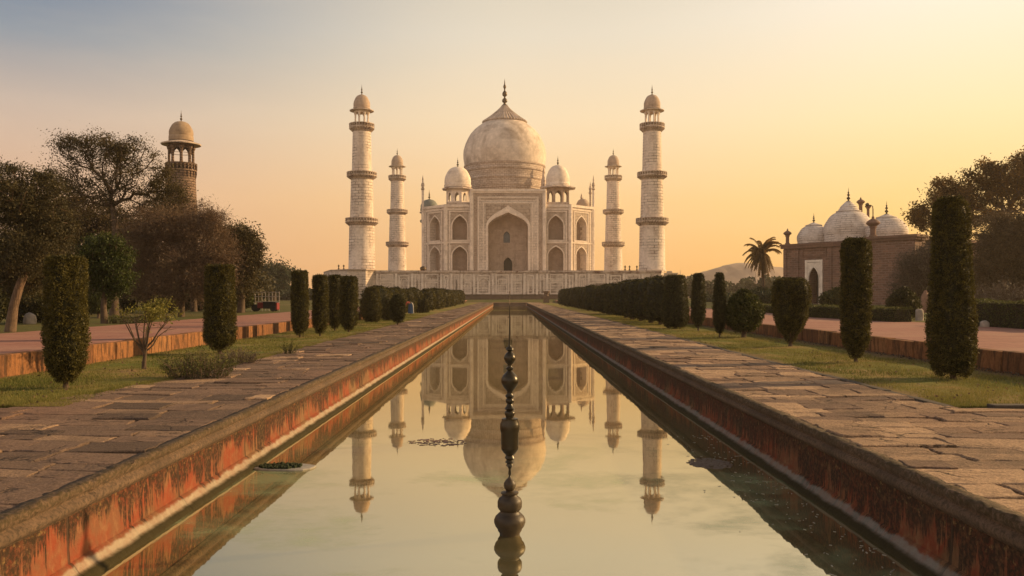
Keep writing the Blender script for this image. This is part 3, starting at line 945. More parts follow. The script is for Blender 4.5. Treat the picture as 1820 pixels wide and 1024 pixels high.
# ------------------------------------------------------------------ marble plinth
PZ = 7.9                                               # top of the plinth
PX0, PX1, PY = wp(667, 0, 215)[0], wp(1175, 0, 215)[0], 215.0
GB = 0.62
pl = thing('marble_plinth', 'long panelled marble plinth carrying the domed mausoleum and its minarets', 'plinth', (0, PY, GB))
H = PZ - GB
b = MB()
b.prism([(PX0, 0), (PX1, 0), (PX1 + 1.0, 1.6), (PX1 + 1.0, 122), (PX0 - 9, 122), (PX0 - 9, 14), (PX0, 3)], 0.0, H - 0.004)
b.build('body', M['plinth'], pl)
W = Wall((0, 0, 0), (1, 0, 0), (0, -1, 0))
r = random.Random(9)
x = PX0 + 0.5
i = 0
while x < PX1 - 3.0:
    wd = r.choice([2.6, 3.2, 4.1, 4.8])
    if x + wd > PX1 - 0.4:
        wd = PX1 - 0.4 - x
    pan = MB()
    W.box(pan, x - 0.28, x + 0.28, 1.15, H - 0.75, -0.20, 0.05)
    if r.random() < 0.5:
        W.box(pan, x + 0.42, x + 0.62, 1.15, H - 0.95, -0.11, 0.05)
    pan.build('pilaster', M['marble_light'], pl)
    frm = MB()
    u0, u1 = x + 0.72, x + wd - 0.72
    if u1 - u0 > 0.9:
        if i % 3 == 1:
            W.frame(frm, u0, u1, 1.25, H - 1.2, 0.26, 0.13)
            mx_ = (u0 + u1) / 2
            W.band(frm, mx_, (u1 - u0) / 2 - 0.45, 1.5, H - 3.0, H - 1.9, 0.2, 0.15, 0.15, 0.0, 0.0, 6)
        elif i % 3 == 2:
            W.frame(frm, u0, u1, 1.25, H - 1.0, 0.24, 0.10)
            W.frame(frm, u0 + 0.5, u1 - 0.5, 1.6, H - 2.2, 0.2, 0.12)
        else:
            W.box(frm, u0 - 0.1, u1 + 0.1, H * 0.62, H * 0.62 + 0.2, -0.10, 0.05)
            W.frame(frm, u0, u1, 1.25, H * 0.60, 0.24, 0.10)
            W.frame(frm, u0, u1, H * 0.66, H - 0.9, 0.2, 0.09)
    if frm.v:
        frm.build('panel_frame', M['marble_light'], pl)
    x += wd
    i += 1
b = MB()
W.box(b, PX0 - 0.05, PX1 + 0.1, H - 0.45, H + 0.04, -0.32, 0.3)
W.box(b, PX0 - 0.02, PX1 + 0.06, H - 0.75, H - 0.45, -0.14, 0.3)
b.build('cornice', M['balcony'], pl)
b = MB()
W.box(b, PX0 - 6, PX1 + 3, 0.0, 1.12, -2.2, 0.4)
W.box(b, PX0 - 6, PX1 + 3, 1.12, 1.20, -2.32, 0.4)
b.build('sandstone_foot', M['sandstone_dark'], pl)
# corner bastion under the front left minaret
b = MB()
pts = [wp(667, 0, 215.0), wp(650, 0, 211.4), wp(617, 0, 211.4), wp(588, 0, 217.5), wp(575, 0, 236), wp(640, 0, 240)]
b.prism([(p_[0], p_[1] - PY) for p_ in pts], 0.01, H - 0.02)
b.build('corner_bastion', M['plinth'], pl)
b = MB()
pts2 = [wp(668, 0, 214.6), wp(650.6, 0, 211.0), wp(616.5, 0, 211.0), wp(587, 0, 217.3), wp(575, 0, 236), wp(640, 0, 240)]
b.prism([(p_[0], p_[1] - PY) for p_ in pts2], H - 0.02, H + 0.28)
b.build('bastion_cap', M['capstone'], pl)

# small stone knobs along the top of the plinth
kn = MB()
kn.lathe([(0.22, 0), (0.22, 0.35), (0.14, 0.4), (0.12, 0.75), (0.24, 0.85), (0.26, 1.0), (0.12, 1.2), (0.02, 1.35)], 10)
k0 = tag(kn.build('parapet_knob', M['finial'], smooth=40), 'small dark knob on the plinth top, nearest the left end of the bastion', 'knob', None, 'small knobs on the plinth top')
for j, (px, lab) in enumerate([(602, 'small dark knob on the bastion top, outer of the pair beside the front left minaret'), (611, 'small dark knob on the bastion top, close left of the front left minaret'), (1111, 'small dark knob on the plinth top beside the foot of the rear right minaret'), (1119, 'small dark knob on the plinth top midway between the right minarets'), (1132, 'small dark knob on the plinth top just left of the front right minaret')]):
    o = k0 if j == 0 else k0.copy()
    if j:
        COL.objects.link(o)
    d = 216 if px > 700 else 216.5
    o.location = (wp(px, 0, d)[0], d, PZ + (0.26 if px < 700 else 0.03))
    o['label'] = lab
b = MB()
b.lathe([(0.45, 0), (0.75, 0.25), (0.85, 0.6), (0.7, 0.95), (0.3, 1.15), (0.05, 1.25)], 14)
tag(b.build('stone_ball', M['finial'], smooth=60, loc=(wp(752, 0, 217)[0], 217, PZ)), 'round dark ball on the plinth top left of the mausoleum', 'ball')

# ------------------------------------------------------------------ mausoleum
MY = 240.0
ma = thing('mausoleum', 'great white marble mausoleum with onion dome and tall arched portal', 'mausoleum', (wp(903, 0, MY)[0], MY, PZ))
HW, CH, WH = 25.0, 7.2, 19.3
outline = [(-HW + CH, 0), (HW - CH, 0), (HW, CH), (HW, 56 - CH), (HW - CH, 56), (-HW + CH, 56), (-HW, 56 - CH), (-HW, CH)]
body = MB()
PH = 10.3
front = Wall((0, 0, 0), (1, 0, 0), (0, -1, 0))
cr = Wall((HW - CH, 0, 0), (1, 1, 0), (1, -1, 0))
cl_ = Wall((-HW, CH, 0), (1, -1, 0), (-1, -1, 0))
CL = CH * math.sqrt(2)


def bay_pair(Wf, u0, u1, uc, half):
    """two storeys of arched niches with frames"""
    fr = MB()
    for v0, v1, vb, vs, va in ((0, 8.5, 0.5, 5.3, 7.6), (8.5, WH - 0.9, 9.5, 13.6, 16.4)):
        bk = MB()
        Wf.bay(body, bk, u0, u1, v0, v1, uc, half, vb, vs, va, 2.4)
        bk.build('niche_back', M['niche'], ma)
        bands = MB()
        Wf.band(bands, uc, half + 0.02, vb, vs, va, 0.30, 0.40, 0.10, 0.0, 0.0, 8)
        bands.build('niche_arch', M['marble_light'], ma)
        fw = half + 0.95
        top = va + 1.15 if v0 == 0 else va + 1.3
        Wf.frame(fr, uc - fw, uc + fw, max(v0 + 0.1, vb - 0.5), top, 0.26, 0.14)
        sp = MB()
        for sg in (-1, 1):
            a = [(sg * x_, v) for x_, v in arch_pts(half + 0.33, vs, va + 0.42, 8) if x_ >= 0]
            for (xa, ya), (xb, yb) in zip(a[:-1], a[1:]):
                sp.add([Wf.p(uc + xa, ya, -0.03), Wf.p(uc + xb, yb, -0.03), Wf.p(uc + xb, top - 0.27, -0.03), Wf.p(uc + xa, top - 0.27, -0.03)], [(0, 1, 2, 3)])
        sp.build('spandrel', M['marble_relief'], ma)
        inl = MB()
        Wf.frame(inl, uc - fw - 0.55, uc + fw + 0.55, max(v0 + 0.05, vb - 0.7), min(top + 0.5, v1 - 0.05), 0.4, 0.04, False)
        inl.build('inlay_border', M['marble_band'], ma)
    body.add([Wf.p(u0, WH - 0.9), Wf.p(u1, WH - 0.9), Wf.p(u1, WH), Wf.p(u0, WH)], [(0, 1, 2, 3)])
    Wf.box(fr, u0 + 0.02, u1 - 0.02, 8.55, 8.95, -0.12, 0.05)
    Wf.box(fr, u0 + 0.02, u1 - 0.02, WH - 1.3, WH - 0.95, -0.10, 0.05)
    Wf.box(fr, u0 - 0.05, u1 + 0.05, WH - 0.5, WH + 0.25, -0.32, 0.25)
    for ue in (u0 + 0.35, u1 - 0.35):
        Wf.box(fr, ue - 0.26, ue + 0.26, 0.0, WH - 0.52, -0.20, 0.05)
    fr.build('bay_mouldings', M['marble_light'], ma)


bay_pair(front, -HW + CH, -PH, -13.75, 2.1)
bay_pair(front, PH, HW - CH, 13.6, 2.15)
bay_pair(cr, 0, CL, CL * 0.46, 2.3)
bay_pair(cl_, 0, CL, CL * 0.54, 2.3)
# side and rear walls, roof
for (x0, y0), (x1, y1) in zip(outline[2:7], outline[3:8]):
    body.add([(x0, y0, 0), (x1, y1, 0), (x1, y1, WH), (x0, y0, WH)], [(0, 1, 2, 3)])
body.add([(x_, y_, WH - 0.02) for x_, y_ in outline], [list(range(8))])
body.build('wall', M['marble'], ma)
# portal
PT, PD = 23.5, -1.3
pb = MB()
iw = MB()
front.bay(pb, None, -PH, PH, 0, PT, 0, 5.65, 0.35, 13.2, 17.2, 5.4, 0.10, PD, 16)
pb.add([front.p(-PH, 0, PD), front.p(-PH, PT, PD), front.p(-PH, PT, 3.0), front.p(-PH, 0, 3.0)], [(0, 1, 2, 3)])
pb.add([front.p(PH, 0, PD), front.p(PH, PT, PD), front.p(PH, PT, 3.0), front.p(PH, 0, 3.0)], [(0, 1, 2, 3)])
pb.add([front.p(-PH, PT, PD), front.p(PH, PT, PD), front.p(PH, PT, 3.0), front.p(-PH, PT, 3.0)], [(0, 1, 2, 3)])
pb.add([front.p(-PH, WH - 1, 3.0), front.p(PH, WH - 1, 3.0), front.p(PH, PT, 3.0), front.p(-PH, PT, 3.0)], [(0, 1, 2, 3)])
pb.build('portal', M['marble'], ma)
dk, pn = MB(), MB()
front.bay(iw, dk, -6.0, 6.0, 0, 6.6, -0.05, 1.25, 0.36, 3.1, 4.7, 1.2, 0, PD + 5.4)
front.bay(iw, pn, -6.0, 6.0, 6.6, 18.5, -0.4, 0.95, 8.9, 11.0, 12.2, 0.5, 0, PD + 5.4)
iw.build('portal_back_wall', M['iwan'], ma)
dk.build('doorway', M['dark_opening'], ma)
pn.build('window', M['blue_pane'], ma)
b = MB()
for v in (6.5, 7.6):
    front.box(b, -5.6, 5.6, v, v + 0.22, PD + 5.4 - 0.12, PD + 5.4 + 0.05)
b.build('string_courses', M['capstone'], ma)
IW = Wall((0, PD + 5.4, 0), (1, 0, 0), (0, -1, 0))
for u0_, u1_ in ((-5.2, -1.9), (1.7, 5.2)):
    for v0_, v1_ in ((0.6, 6.0), (8.4, 12.6)):
        b = MB()
        IW.frame(b, u0_, u1_, v0_, v1_, 0.3, 0.12)
        b.build('wall_panel', M['capstone'], ma)
b = MB()
front.band(b, 0, 5.68, 0.35, 13.2, 17.2, 0.62, 1.9, 0.16, 0.10, PD, 16)
b.build('portal_arch', M['marble_light'], ma)
P2 = Wall((0, PD, 0), (1, 0, 0), (0, -1, 0))
b = MB()
P2.frame(b, -PH - 0.02, PH + 0.02, 0, PT - 0.42, 0.42, 0.20, False)
P2.frame(b, -PH + 1.75, PH - 1.75, 0, PT - 1.9, 0.30, 0.16, False)
P2.frame(b, -PH + 3.3, PH - 3.3, 0, PT - 3.5, 0.24, 0.13, False)
P2.box(b, -PH - 0.25, PH + 0.25, PT - 0.42, PT + 0.25, -0.42, 0.3)
b.build('portal_mouldings', M['marble_light'], ma)
b = MB()
P2.frame(b, -PH + 0.62, PH - 0.62, 0, PT - 0.95, 0.95, 0.05, False)
P2.box(b, -PH + 2.6, PH - 2.6, PT - 2.75, PT - 2.4, -0.07, 0.05)
b.build('inlaid_band', M['marble_band'], ma)
b = MB()                                                # carved spandrels over the great arch
for sg in (-1, 1):
    a = [(sg * x_, v) for x_, v in arch_pts(6.35, 13.2, 19.3, 14, 0.15) if x_ >= 0.0]
    for (x0, y0), (x1, y1) in zip(a[:-1], a[1:]):
        b.add([P2.p(x0, y0, -0.06), P2.p(x1, y1, -0.06), P2.p(x1, 19.5, -0.06), P2.p(x0, 19.5, -0.06)], [(0, 1, 2, 3)])
b.build('spandrels', M['marble_relief'], ma)
# corner shafts of the portal and of the wings, with pinnacles
for x_, y_, h_, rr in ((-PH - 0.1, -1.2, PT + 0.3, 0.42), (PH + 0.1, -1.2, PT + 0.3, 0.42), (HW - CH, 0.0, WH + 0.3, 0.36), (-HW + CH, 0.0, WH + 0.3, 0.36), (HW, CH, WH + 5.2, 0.34), (-HW, CH, WH + 5.2, 0.34), (HW, 56 - CH, WH + 5, 0.5)):
    b = MB()
    b.lathe([(rr * 1.25, 0), (rr * 1.25, 0.6), (rr, 0.9), (rr, h_)], 8, x_, y_)
    c_ = b.build('corner_shaft', M['marble_light'], ma)
    if h_ > WH + 3 and h_ < PT + 0.2 or h_ > WH + 4.9:
        b = MB()
        b.lathe([(rr * 1.1, h_), (rr * 1.7, h_ + 0.3), (rr * 0.9, h_ + 0.8), (rr * 1.5, h_ + 1.4), (rr * 1.2, h_ + 1.9), (rr * 0.5, h_ + 2.5), (rr * 0.7, h_ + 2.9), (0.02, h_ + 4.4)], 8, x_, y_)
        b.build('pinnacle', M['balcony'], c_, smooth=50)
# second slender pinnacle by the right corner
b = MB()
x_, y_ = HW - 0.7, CH + 2.2
b.lathe([(0.30, WH - 0.1), (0.30, WH + 4.2), (0.6, WH + 4.6), (0.3, WH + 5.2), (0.5, WH + 5.9), (0.25, WH + 6.6), (0.02, WH + 8.0)], 8, x_, y_)
b.build('pinnacle', M['balcony'], ma, smooth=50)

# drum and dome
DX, DY = wp(897, 0, 266)[0] - wp(903, 0, MY)[0], 26.0
pxd = 266 / F
dz = lambda y: HC - (y - VY) * pxd - PZ
b = MB()
rings = []
for (yy, rp) in ((372, 62), (350, 63), (341, 64), (340, 65.5), (337, 65.5), (336, 66.5), (324, 68), (323, 69.5), (320, 69.5), (319, 69), (309, 70.3), (308, 72), (305, 72), (304, 71), (299, 71.2), (298.5, 72.5), (296.5, 72.5), (296, 70)):
    rings.append((rp * pxd, dz(yy)))
b.lathe(rings, 72)
b.build('drum', M['drum'], ma, smooth=30, loc=(DX, DY, 0))
b = MB()
b.lathe([(rp * pxd, dz(yy)) for yy, rp in ((297, 70.8), (292, 72), (284, 73.2), (276, 73.6), (268, 72.8), (258, 69.9), (249, 66), (241, 61.5), (233, 55), (227, 48), (222.3, 41.5), (218.5, 36), (214, 33))], 72)
dome = b.build('dome', M['dome'], ma, smooth=50, loc=(DX, DY, 0))
b = MB()
b.lathe([(rp * pxd, dz(yy)) for yy, rp in ((219.5, 35.5), (219, 38.6), (217.2, 39.2), (215.5, 37.4), (214, 35), (209, 28), (203, 20.5), (197, 13.5), (191, 7.6), (187, 4.6))], 264, ribs=44, amp=0.032)
b.build('lotus_cap', M['lotus'], dome, smooth=60)
b = MB()
b.lathe([(rp * pxd, dz(yy)) for yy, rp in ((189, 4.6), (187, 5.2), (185.5, 2.6), (183, 2.2), (181.5, 4.4), (179, 4.8), (176.5, 4.0), (174.5, 1.6), (172, 1.6), (170, 4.0), (167, 4.4), (164, 3.6), (161.5, 1.4), (158, 1.3), (156, 2.4), (153, 2.6), (150.5, 1.2), (147, 0.9), (140, 0.15))], 18)
b.build('finial', M['finial'], dome, smooth=50)


# roof kiosks
def kiosk(cx, cy, z0, rb, hb, re, rd, hd, hf, closed, mcap, parent, rim=None):
    """domed kiosk: octagonal body, eave, dome, finial"""
    b = MB()
    b.prism([(cx + x_ * 1.22, cy + y_ * 1.22) for x_, y_ in octa(rb)], z0, z0 + 0.7)
    n = 8
    zt = z0 + hb
    pts = octa(rb)
    for i in range(n):
        (x0, y0), (x1, y1) = pts[i], pts[(i + 1) % n]
        mid = Vector((x0 + x1, y0 + y1, 0)) / 2
        L = math.hypot(x1 - x0, y1 - y0)
        Wk = Wall((cx + (x0 + x1) / 2, cy + (y0 + y1) / 2, z0), (x1 - x0, y1 - y0, 0), mid)
        if closed:
            Wk.bay(b, None, -L / 2, L / 2, 0.7, hb, 0, L * 0.24, 0.7 + hb * 0.22, hb * 0.62, hb * 0.80, 0.35)
            Wk.box(b, -L / 2 - 0.05, -L / 2 + 0.16, 0.7, hb, -0.10, 0.2)
        else:
            Wk.bay(b, None, -L / 2, L / 2, 0.7, hb, 0, L * 0.34, 0.71, hb * 0.64, hb * 0.86, 0.45)
    b.prism([(cx + x_ * 1.02, cy + y_ * 1.02) for x_, y_ in pts], zt - 0.02, zt + 0.3)
    k_ = b.build('kiosk', M['capstone'] if not rim else rim, parent)
    b = MB()
    b.lathe([(rb * 1.0, zt + 0.12), (re, zt - 0.12), (re * 1.005, zt + 0.06), (rb * 1.02, zt + 0.75)], 8, cx, cy, a0=math.pi / 8)
    b.build('eave', M['balcony'], k_)
    b = MB()
    b.lathe([(rd * 1.02, zt + 0.55), (rd * 1.04, zt + 1.3), (rd * 0.99, zt + 1.38)] + dome_prof(rd * 0.985, zt + 1.42, hd - 1.42), 36, cx, cy)
    b.build('kiosk_dome', M[mcap], k_, smooth=40)
    b = MB()
    b.lathe(finial_prof(zt + hd - 0.15, hf, hf * 0.085), 12, cx, cy)
    b.build('finial', M['finial'], k_, smooth=50)
    return k_


kd = 249.0
ks = kd / F
kx = lambda px: wp(px, 0, kd)[0] - wp(903, 0, MY)[0]
kiosk(kx(813.5), kd - MY, WH, 20.5 * ks, 5.6, 29 * ks, 23.5 * ks, 6.7, 3.0, True, 'marble_light', ma, M['marble_light'])
kiosk(kx(991.5), kd - MY, WH, 21.0 * ks, 5.9, 33 * ks, 21.0 * ks, 6.9, 3.0, False, 'marble_light', ma)
kd = 280.0
ks = kd / F
kiosk(kx(763), kd - MY, WH - 1.4, 14 * ks, 3.2, 18 * ks, 15.5 * ks, 4.4, 3.4, True, 'slate', ma, M['slate'])
kiosk(kx(1036), kd - MY, WH - 1.4, 11.5 * ks, 3.6, 14 * ks, 12 * ks, 4.2, 1.0, True, 'capstone', ma)
# roof parapets in front of the kiosks
for sg in (-1, 1):
    b = MB()
    xs_ = sorted((sg * (PH + 0.4), sg * (HW - CH - 0.3)))
    front.box(b, xs_[0], xs_[1], WH + 0.25, WH + 1.05, 0.9, 1.2)
    b.build('parapet', M['balcony'], ma)
b = MB()                                                # banded spire right of the drum
bx_ = wp(966, 0, 258)[0] - wp(903, 0, MY)[0]
b.lathe([(1.1, WH), (1.1, WH + 5.5), (1.25, WH + 5.7), (0.95, WH + 6.0), (1.05, WH + 7.2), (1.15, WH + 7.4), (0.8, WH + 7.7), (0.72, WH + 9.6), (0.42, WH + 10.4), (0.3, WH + 12.2), (0.02, WH + 14.2)], 12, bx_, 18)
b.build('roof_spire', M['balcony'], ma, smooth=40)


# ------------------------------------------------------------------ minarets
def ring_rail(b, r0, z0, z1, n, wpost):
    b.lathe([(r0 - 0.10, z1 - 0.2), (r0 + 0.08, z1 - 0.2), (r0 + 0.08, z1), (r0 - 0.10, z1)], 40)
    for i in range(n):
        a = 2 * math.pi * i / n
        c, s_ = math.cos(a), math.sin(a)
        b.add([(r0 * c - wpost * s_ + d * c, r0 * s_ + wpost * c + d * s_, z) for z in (z0, z1) for d in (-0.08, 0.10)] + [(r0 * c + wpost * s_ + d * c, r0 * s_ - wpost * c + d * s_, z) for z in (z0, z1) for d in (-0.08, 0.10)],
              [(0, 1, 3, 2), (4, 5, 7, 6), (0, 2, 6, 4), (1, 3, 7, 5), (2, 3, 7, 6)])


def balcony(parent, r0, r1, z0, z1, mat, n=34):
    """corbelled gallery: flaring brackets, slab and railing"""
    h_ = z1 - z0
    b = MB()
    b.lathe([(r0, z0), (r0 * 1.02, z0 + h_ * 0.12), (r0 + (r1 - r0) * 0.5, z0 + h_ * 0.34), (r1 * 0.95, z0 + h_ * 0.44), (r1 * 1.01, z0 + h_ * 0.47), (r1 * 1.01, z0 + h_ * 0.57), (r0 * 0.97, z0 + h_ * 0.57)], 48)
    for i in range(n):                                  # brackets
        a = 2 * math.pi * i / n
        c, s_ = math.cos(a), math.sin(a)
        q = [(r0 * 0.99, z0), (r0 * 1.06, z0 + h_ * 0.02), (r1 * 1.02, z0 + h_ * 0.36), (r1 * 1.02, z0 + h_ * 0.45), (r0 * 0.99, z0 + h_ * 0.45)]
        wq = 0.085 * r0 / 3
        b.add([(rr * c - wq * s_, rr * s_ + wq * c, z) for rr, z in q] + [(rr * c + wq * s_, rr * s_ - wq * c, z) for rr, z in q],
              [(0, 1, 2, 3, 4), (9, 8, 7, 6, 5)] + [(i_, (i_ + 1) % 5, 5 + (i_ + 1) % 5, 5 + i_) for i_ in range(5)])
    o = b.build('balcony', mat, parent, smooth=35)
    b = MB()
    ring_rail(b, r1 * 0.99, z0 + h_ * 0.57, z1, n, 0.11 * r0 / 3)
    b.build('railing', mat, o)
    return o


def lantern(parent, rc, z0, z1, re, rd, hd, hf, mst, mdome, ncol=8, drum=0.9, arches=False):
    """open pavilion at the top: columns, eave, dome, finial"""
    b = MB()
    b.lathe([(rc * 1.12, z0 - 0.05), (rc * 1.12, z0 + 0.35), (rc * 1.02, z0 + 0.4)], 24)
    base = b.build('lantern_floor', mst, parent, smooth=30)
    h_ = z1 - z0
    for i in range(ncol):
        a = 2 * math.pi * (i + 0.5) / ncol
        b = MB()
        cw = rc * 0.125
        b.lathe([(cw * 1.35, z0 + 0.35), (cw * 1.35, z0 + 0.6), (cw, z0 + 0.7), (cw * 0.9, z0 + h_ * 0.72), (cw * 1.5, z0 + h_ * 0.80), (cw * 1.9, z0 + h_ * 0.9)], 8, rc * math.cos(a), rc * math.sin(a))
        b.build('column', mst, base)
    b = MB()
    if arches:
        pts = octa(rc * 1.06, ncol, math.pi / ncol)
        for i in range(ncol):
            (x0, y0), (x1, y1) = pts[i], pts[(i + 1) % ncol]
            L = math.hypot(x1 - x0, y1 - y0)
            Wk = Wall(((x0 + x1) / 2, (y0 + y1) / 2, z0), (x1 - x0, y1 - y0, 0), (x0 + x1, y0 + y1, 0))
            Wk.bay(b, None, -L / 2, L / 2, h_ * 0.60, h_, 0, L * 0.37, h_ * 0.605, h_ * 0.66, h_ * 0.88, 0.35)
    else:
        b.lathe([(rc * 1.10, z0 + h_ * 0.86), (rc * 1.12, z1 + 0.1), (rc * 0.8, z1 + 0.1), (rc * 0.8, z0 + h_ * 0.86), (rc * 1.10, z0 + h_ * 0.86)], 24)
    b.build('lintel_ring', mst, base)
    b = MB()
    b.lathe([(rc * 1.02, z1 + 0.10), (re, z1 - 0.10), (re * 1.01, z1 + 0.06), (rd * 1.12, z1 + 0.34), (rd * 1.0, z1 + 0.40)], 32)
    b.build('eave', M['balcony'], parent, smooth=30)
    b = MB()
    b.lathe([(rd * 1.02, z1 + 0.5), (rd * 1.02, z1 + drum), (rd * 0.98, z1 + drum + 0.08)] + dome_prof(rd * 0.985, z1 + drum + 0.1, hd - drum - 0.1), 36)
    d_ = b.build('dome', mdome, parent, smooth=40)
    b = MB()
    b.lathe(finial_prof(z1 + hd - 0.12, hf, hf * 0.075), 12)
    b.build('finial', M['finial'], d_, smooth=50)


def minaret(loc, label, group):
    t = thing('minaret', label, 'minaret', loc, 0.2, group)
    b = MB()
    b.lathe([(3.62, 0), (3.62, 0.5), (3.45, 0.7), (3.25, 12.2)], 48)
    b.build('shaft', M['minaret'], t, smooth=40)
    b = MB()
    b.lathe([(3.08, 12.6), (2.80, 24.4)], 48)
    b.build('shaft', M['minaret'], t, smooth=40)
    b = MB()
    b.lathe([(2.60, 25), (2.34, 36.8)], 48)
    b.build('shaft', M['minaret'], t, smooth=40)
    balcony(t, 3.26, 4.20, 11.95, 13.95, M['balcony'], 34)
    balcony(t, 2.82, 3.85, 24.1, 26.05, M['balcony'], 32)
    balcony(t, 2.36, 3.22, 36.6, 38.8, M['balcony'], 28)
    lantern(t, 1.78, 38.1, 42.2, 3.15, 2.16, 4.25, 2.9, M['marble_light'], M['capstone'])
    return t


grp = 'minarets round the mausoleum'
mi = minaret((wp(643, 0, 222)[0], 222, PZ), 'tall front left minaret standing on the plinth bastion', grp)
dup(mi, (wp(1159, 0, 222)[0], 222, PZ), 'tall front right minaret standing at the right end of the plinth', grp, 1.3)
dup(mi, (wp(706, 0, 316)[0], 316, PZ - 0.3), 'rear left minaret farther off, between the front left one and the mausoleum', grp, 2.2)
dup(mi, (wp(1090, 0, 316)[0], 316, PZ - 0.3), 'rear right minaret farther off, between the mausoleum and the front right one', grp, 0.9)

# ------------------------------------------------------------------ brown tower behind the left trees
td = 120.0
ts = td / F
tx = wp(322, 0, td)[0]
tz = lambda y: HC - (y - VY) * ts - 0.4
t = thing('brown_tower', 'brown stone tower with ochre domed lantern rising behind the left trees', 'tower', (tx, td, 0.4))
b = MB()
b.lathe([(30 * ts, 0), (27 * ts, tz(380)), (24 * ts, tz(306))], 40)
b.build('shaft', M['tower_stone'], t, smooth=40)
balcony(t, 23.5 * ts, 26 * ts, tz(318), tz(291), M['tower_stone'], 26)
lantern(t, 20 * ts, tz(297), tz(257), 33.5 * ts, 20.5 * ts, (257 - 216) * ts, 22 * ts, M['tower_stone'], M['tower_dome'], 8, 14 * ts, True)

# ------------------------------------------------------------------ red brick mosque on the right
ang = math.atan2(-0.823, 0.568)
mo = thing('brick_mosque', 'red brick mosque with three pale domes and a white framed arched door', 'mosque', (39.3, 121.0, 0.4), ang)
MH = 8.25
b = MB()
dkm = MB()
Wm = Wall((0, 0, 0), (1, 0, 0), (0, -1, 0))
DXm = 5.05
Wm.bay(b, dkm, 0, 14.2, 0, MH, DXm, 0.80, 0.05, 3.5, 5.1, 1.6)
b.add([(0, 0, 0), (0, 15, 0), (0, 15, MH), (0, 0, MH)], [(0, 1, 2, 3)])
b.add([(0, 0, MH), (14.2, 0, MH), (14.2, 15, MH), (0, 15, MH)], [(0, 1, 2, 3)])
b.add([(0, 15, 0), (14.2, 15, 0), (14.2, 15, MH), (0, 15, MH)], [(0, 1, 2, 3)])
for u_ in (0.25, 2.3, 7.6, 10.6):
    Wm.box(b, u_ - 0.25, u_ + 0.25, 0, MH - 0.5, -0.14, 0.05)
b.build('wall', M['red_brick'], mo)
dkm.build('doorway', M['dark_opening'], mo)
b = MB()
b.prism([(14.2, -1.2), (20.2, -1.2), (20.2, 15.2), (14.2, 15.2)], 0, 8.55)
b.build('side_block', M['red_brick'], mo)
b = MB()
Wm.box(b, -0.35, 14.2, MH - 0.42, MH - 0.05, -0.30, 0.2)
Wm.box(b, -0.45, 14.2, MH - 0.05, MH + 0.22, -0.42, 0.2)
Wm.box(b, 13.85, 20.5, 8.10, 8.40, -1.2 * -1 - 2.4 - 0.22, 1.0)
Wm.box(b, 13.7, 20.7, 8.40, 8.72, -1.62, 1.0)
b.build('cornice', M['red_stone'], mo)
b = MB()
Wm.band(b, DXm, 0.82, 0.0, 3.5, 5.1, 0.16, 0.2, 0.20, 0.0, 0.0, 8)
Wm.frame(b, DXm - 1.38, DXm + 1.38, 0, 6.1, 0.30, 0.20, False)
Wm.box(b, DXm - 1.1, DXm + 1.1, 5.45, 5.75, -0.12, 0.05)
for sg in (-1, 1):
    a = [(x_, v) for x_, v in arch_pts(0.98, 3.5, 5.3, 8) if sg * x_ >= -0.01]
    for (x0, y0), (x1, y1) in zip(a[:-1], a[1:]):
        b.add([Wm.p(DXm + x0, y0, -0.10), Wm.p(DXm + x1, y1, -0.10), Wm.p(DXm + x1, 5.46, -0.10), Wm.p(DXm + x0, 5.46, -0.10)], [(0, 1, 2, 3)])
    Wm.box(b, *sorted((DXm + sg * 0.98, DXm + sg * 1.09)), 0, 5.46, -0.10, 0.05)
b.build('door_surround', M['white_plaster'], mo)
b = MB()
Wm.frame(b, 3.1, 7.0, 6.5, 7.6, 0.16, 0.10)
b.build('inscription_panel', M['red_stone'], mo)


def mosque_dome(x_, y_, r_, z0, zs, zt, zf, D):
    """banded dome with stepped cap"""
    sc = D / F
    Z = lambda y: HC - (y - VY) * sc - 0.4
    b = MB()
    zb, zm, zsh, ztop = Z(z0), Z(z0) + (Z(zs) - Z(z0)) * 0.42, Z(zs), Z(zt)
    pr = [(r_ * 0.985, MH - 0.3), (r_ * 0.985, zb), (r_ * 1.0, zb + 0.02)]
    for i in range(13):
        tt = i / 12
        a = tt * 1.28
        pr.append((r_ * (1.0 + 0.045 * math.sin(min(1, tt * 2) * math.pi)) * math.cos(a) ** 0.62, zb + (zsh - zb) * math.sin(a) / math.sin(1.28)))
    rs = pr[-1][0]
    pr += [(rs * 1.10, zsh + 0.02), (rs * 1.10, zsh + 0.14), (rs * 0.95, zsh + 0.18), (rs * 0.74, zsh + (ztop - zsh) * 0.42), (rs * 0.76, zsh + (ztop - zsh) * 0.46), (rs * 0.45, zsh + (ztop - zsh) * 0.78), (rs * 0.2, ztop)]
    b.lathe(pr, 48)
    d_ = b.build('dome', M['white_dome'], mo, smooth=35, loc=(x_, y_, 0))
    b = MB()
    b.lathe(finial_prof(ztop - 0.1, Z(zf) - ztop + 0.1, (Z(zf) - ztop) * 0.10), 12)
    b.build('finial', M['finial'], d_, smooth=50)


mosque_dome(7.0, 5.0, 41.5 * 118 / F, 417, 377, 358, 333, 118)
mosque_dome(2.1, 4.0, 28 * 121.6 / F, 429, 402, 396, 378, 121.6)
mosque_dome(12.7, 5.0, 35 * 113.4 / F, 418, 388, 381, 357, 113.4)


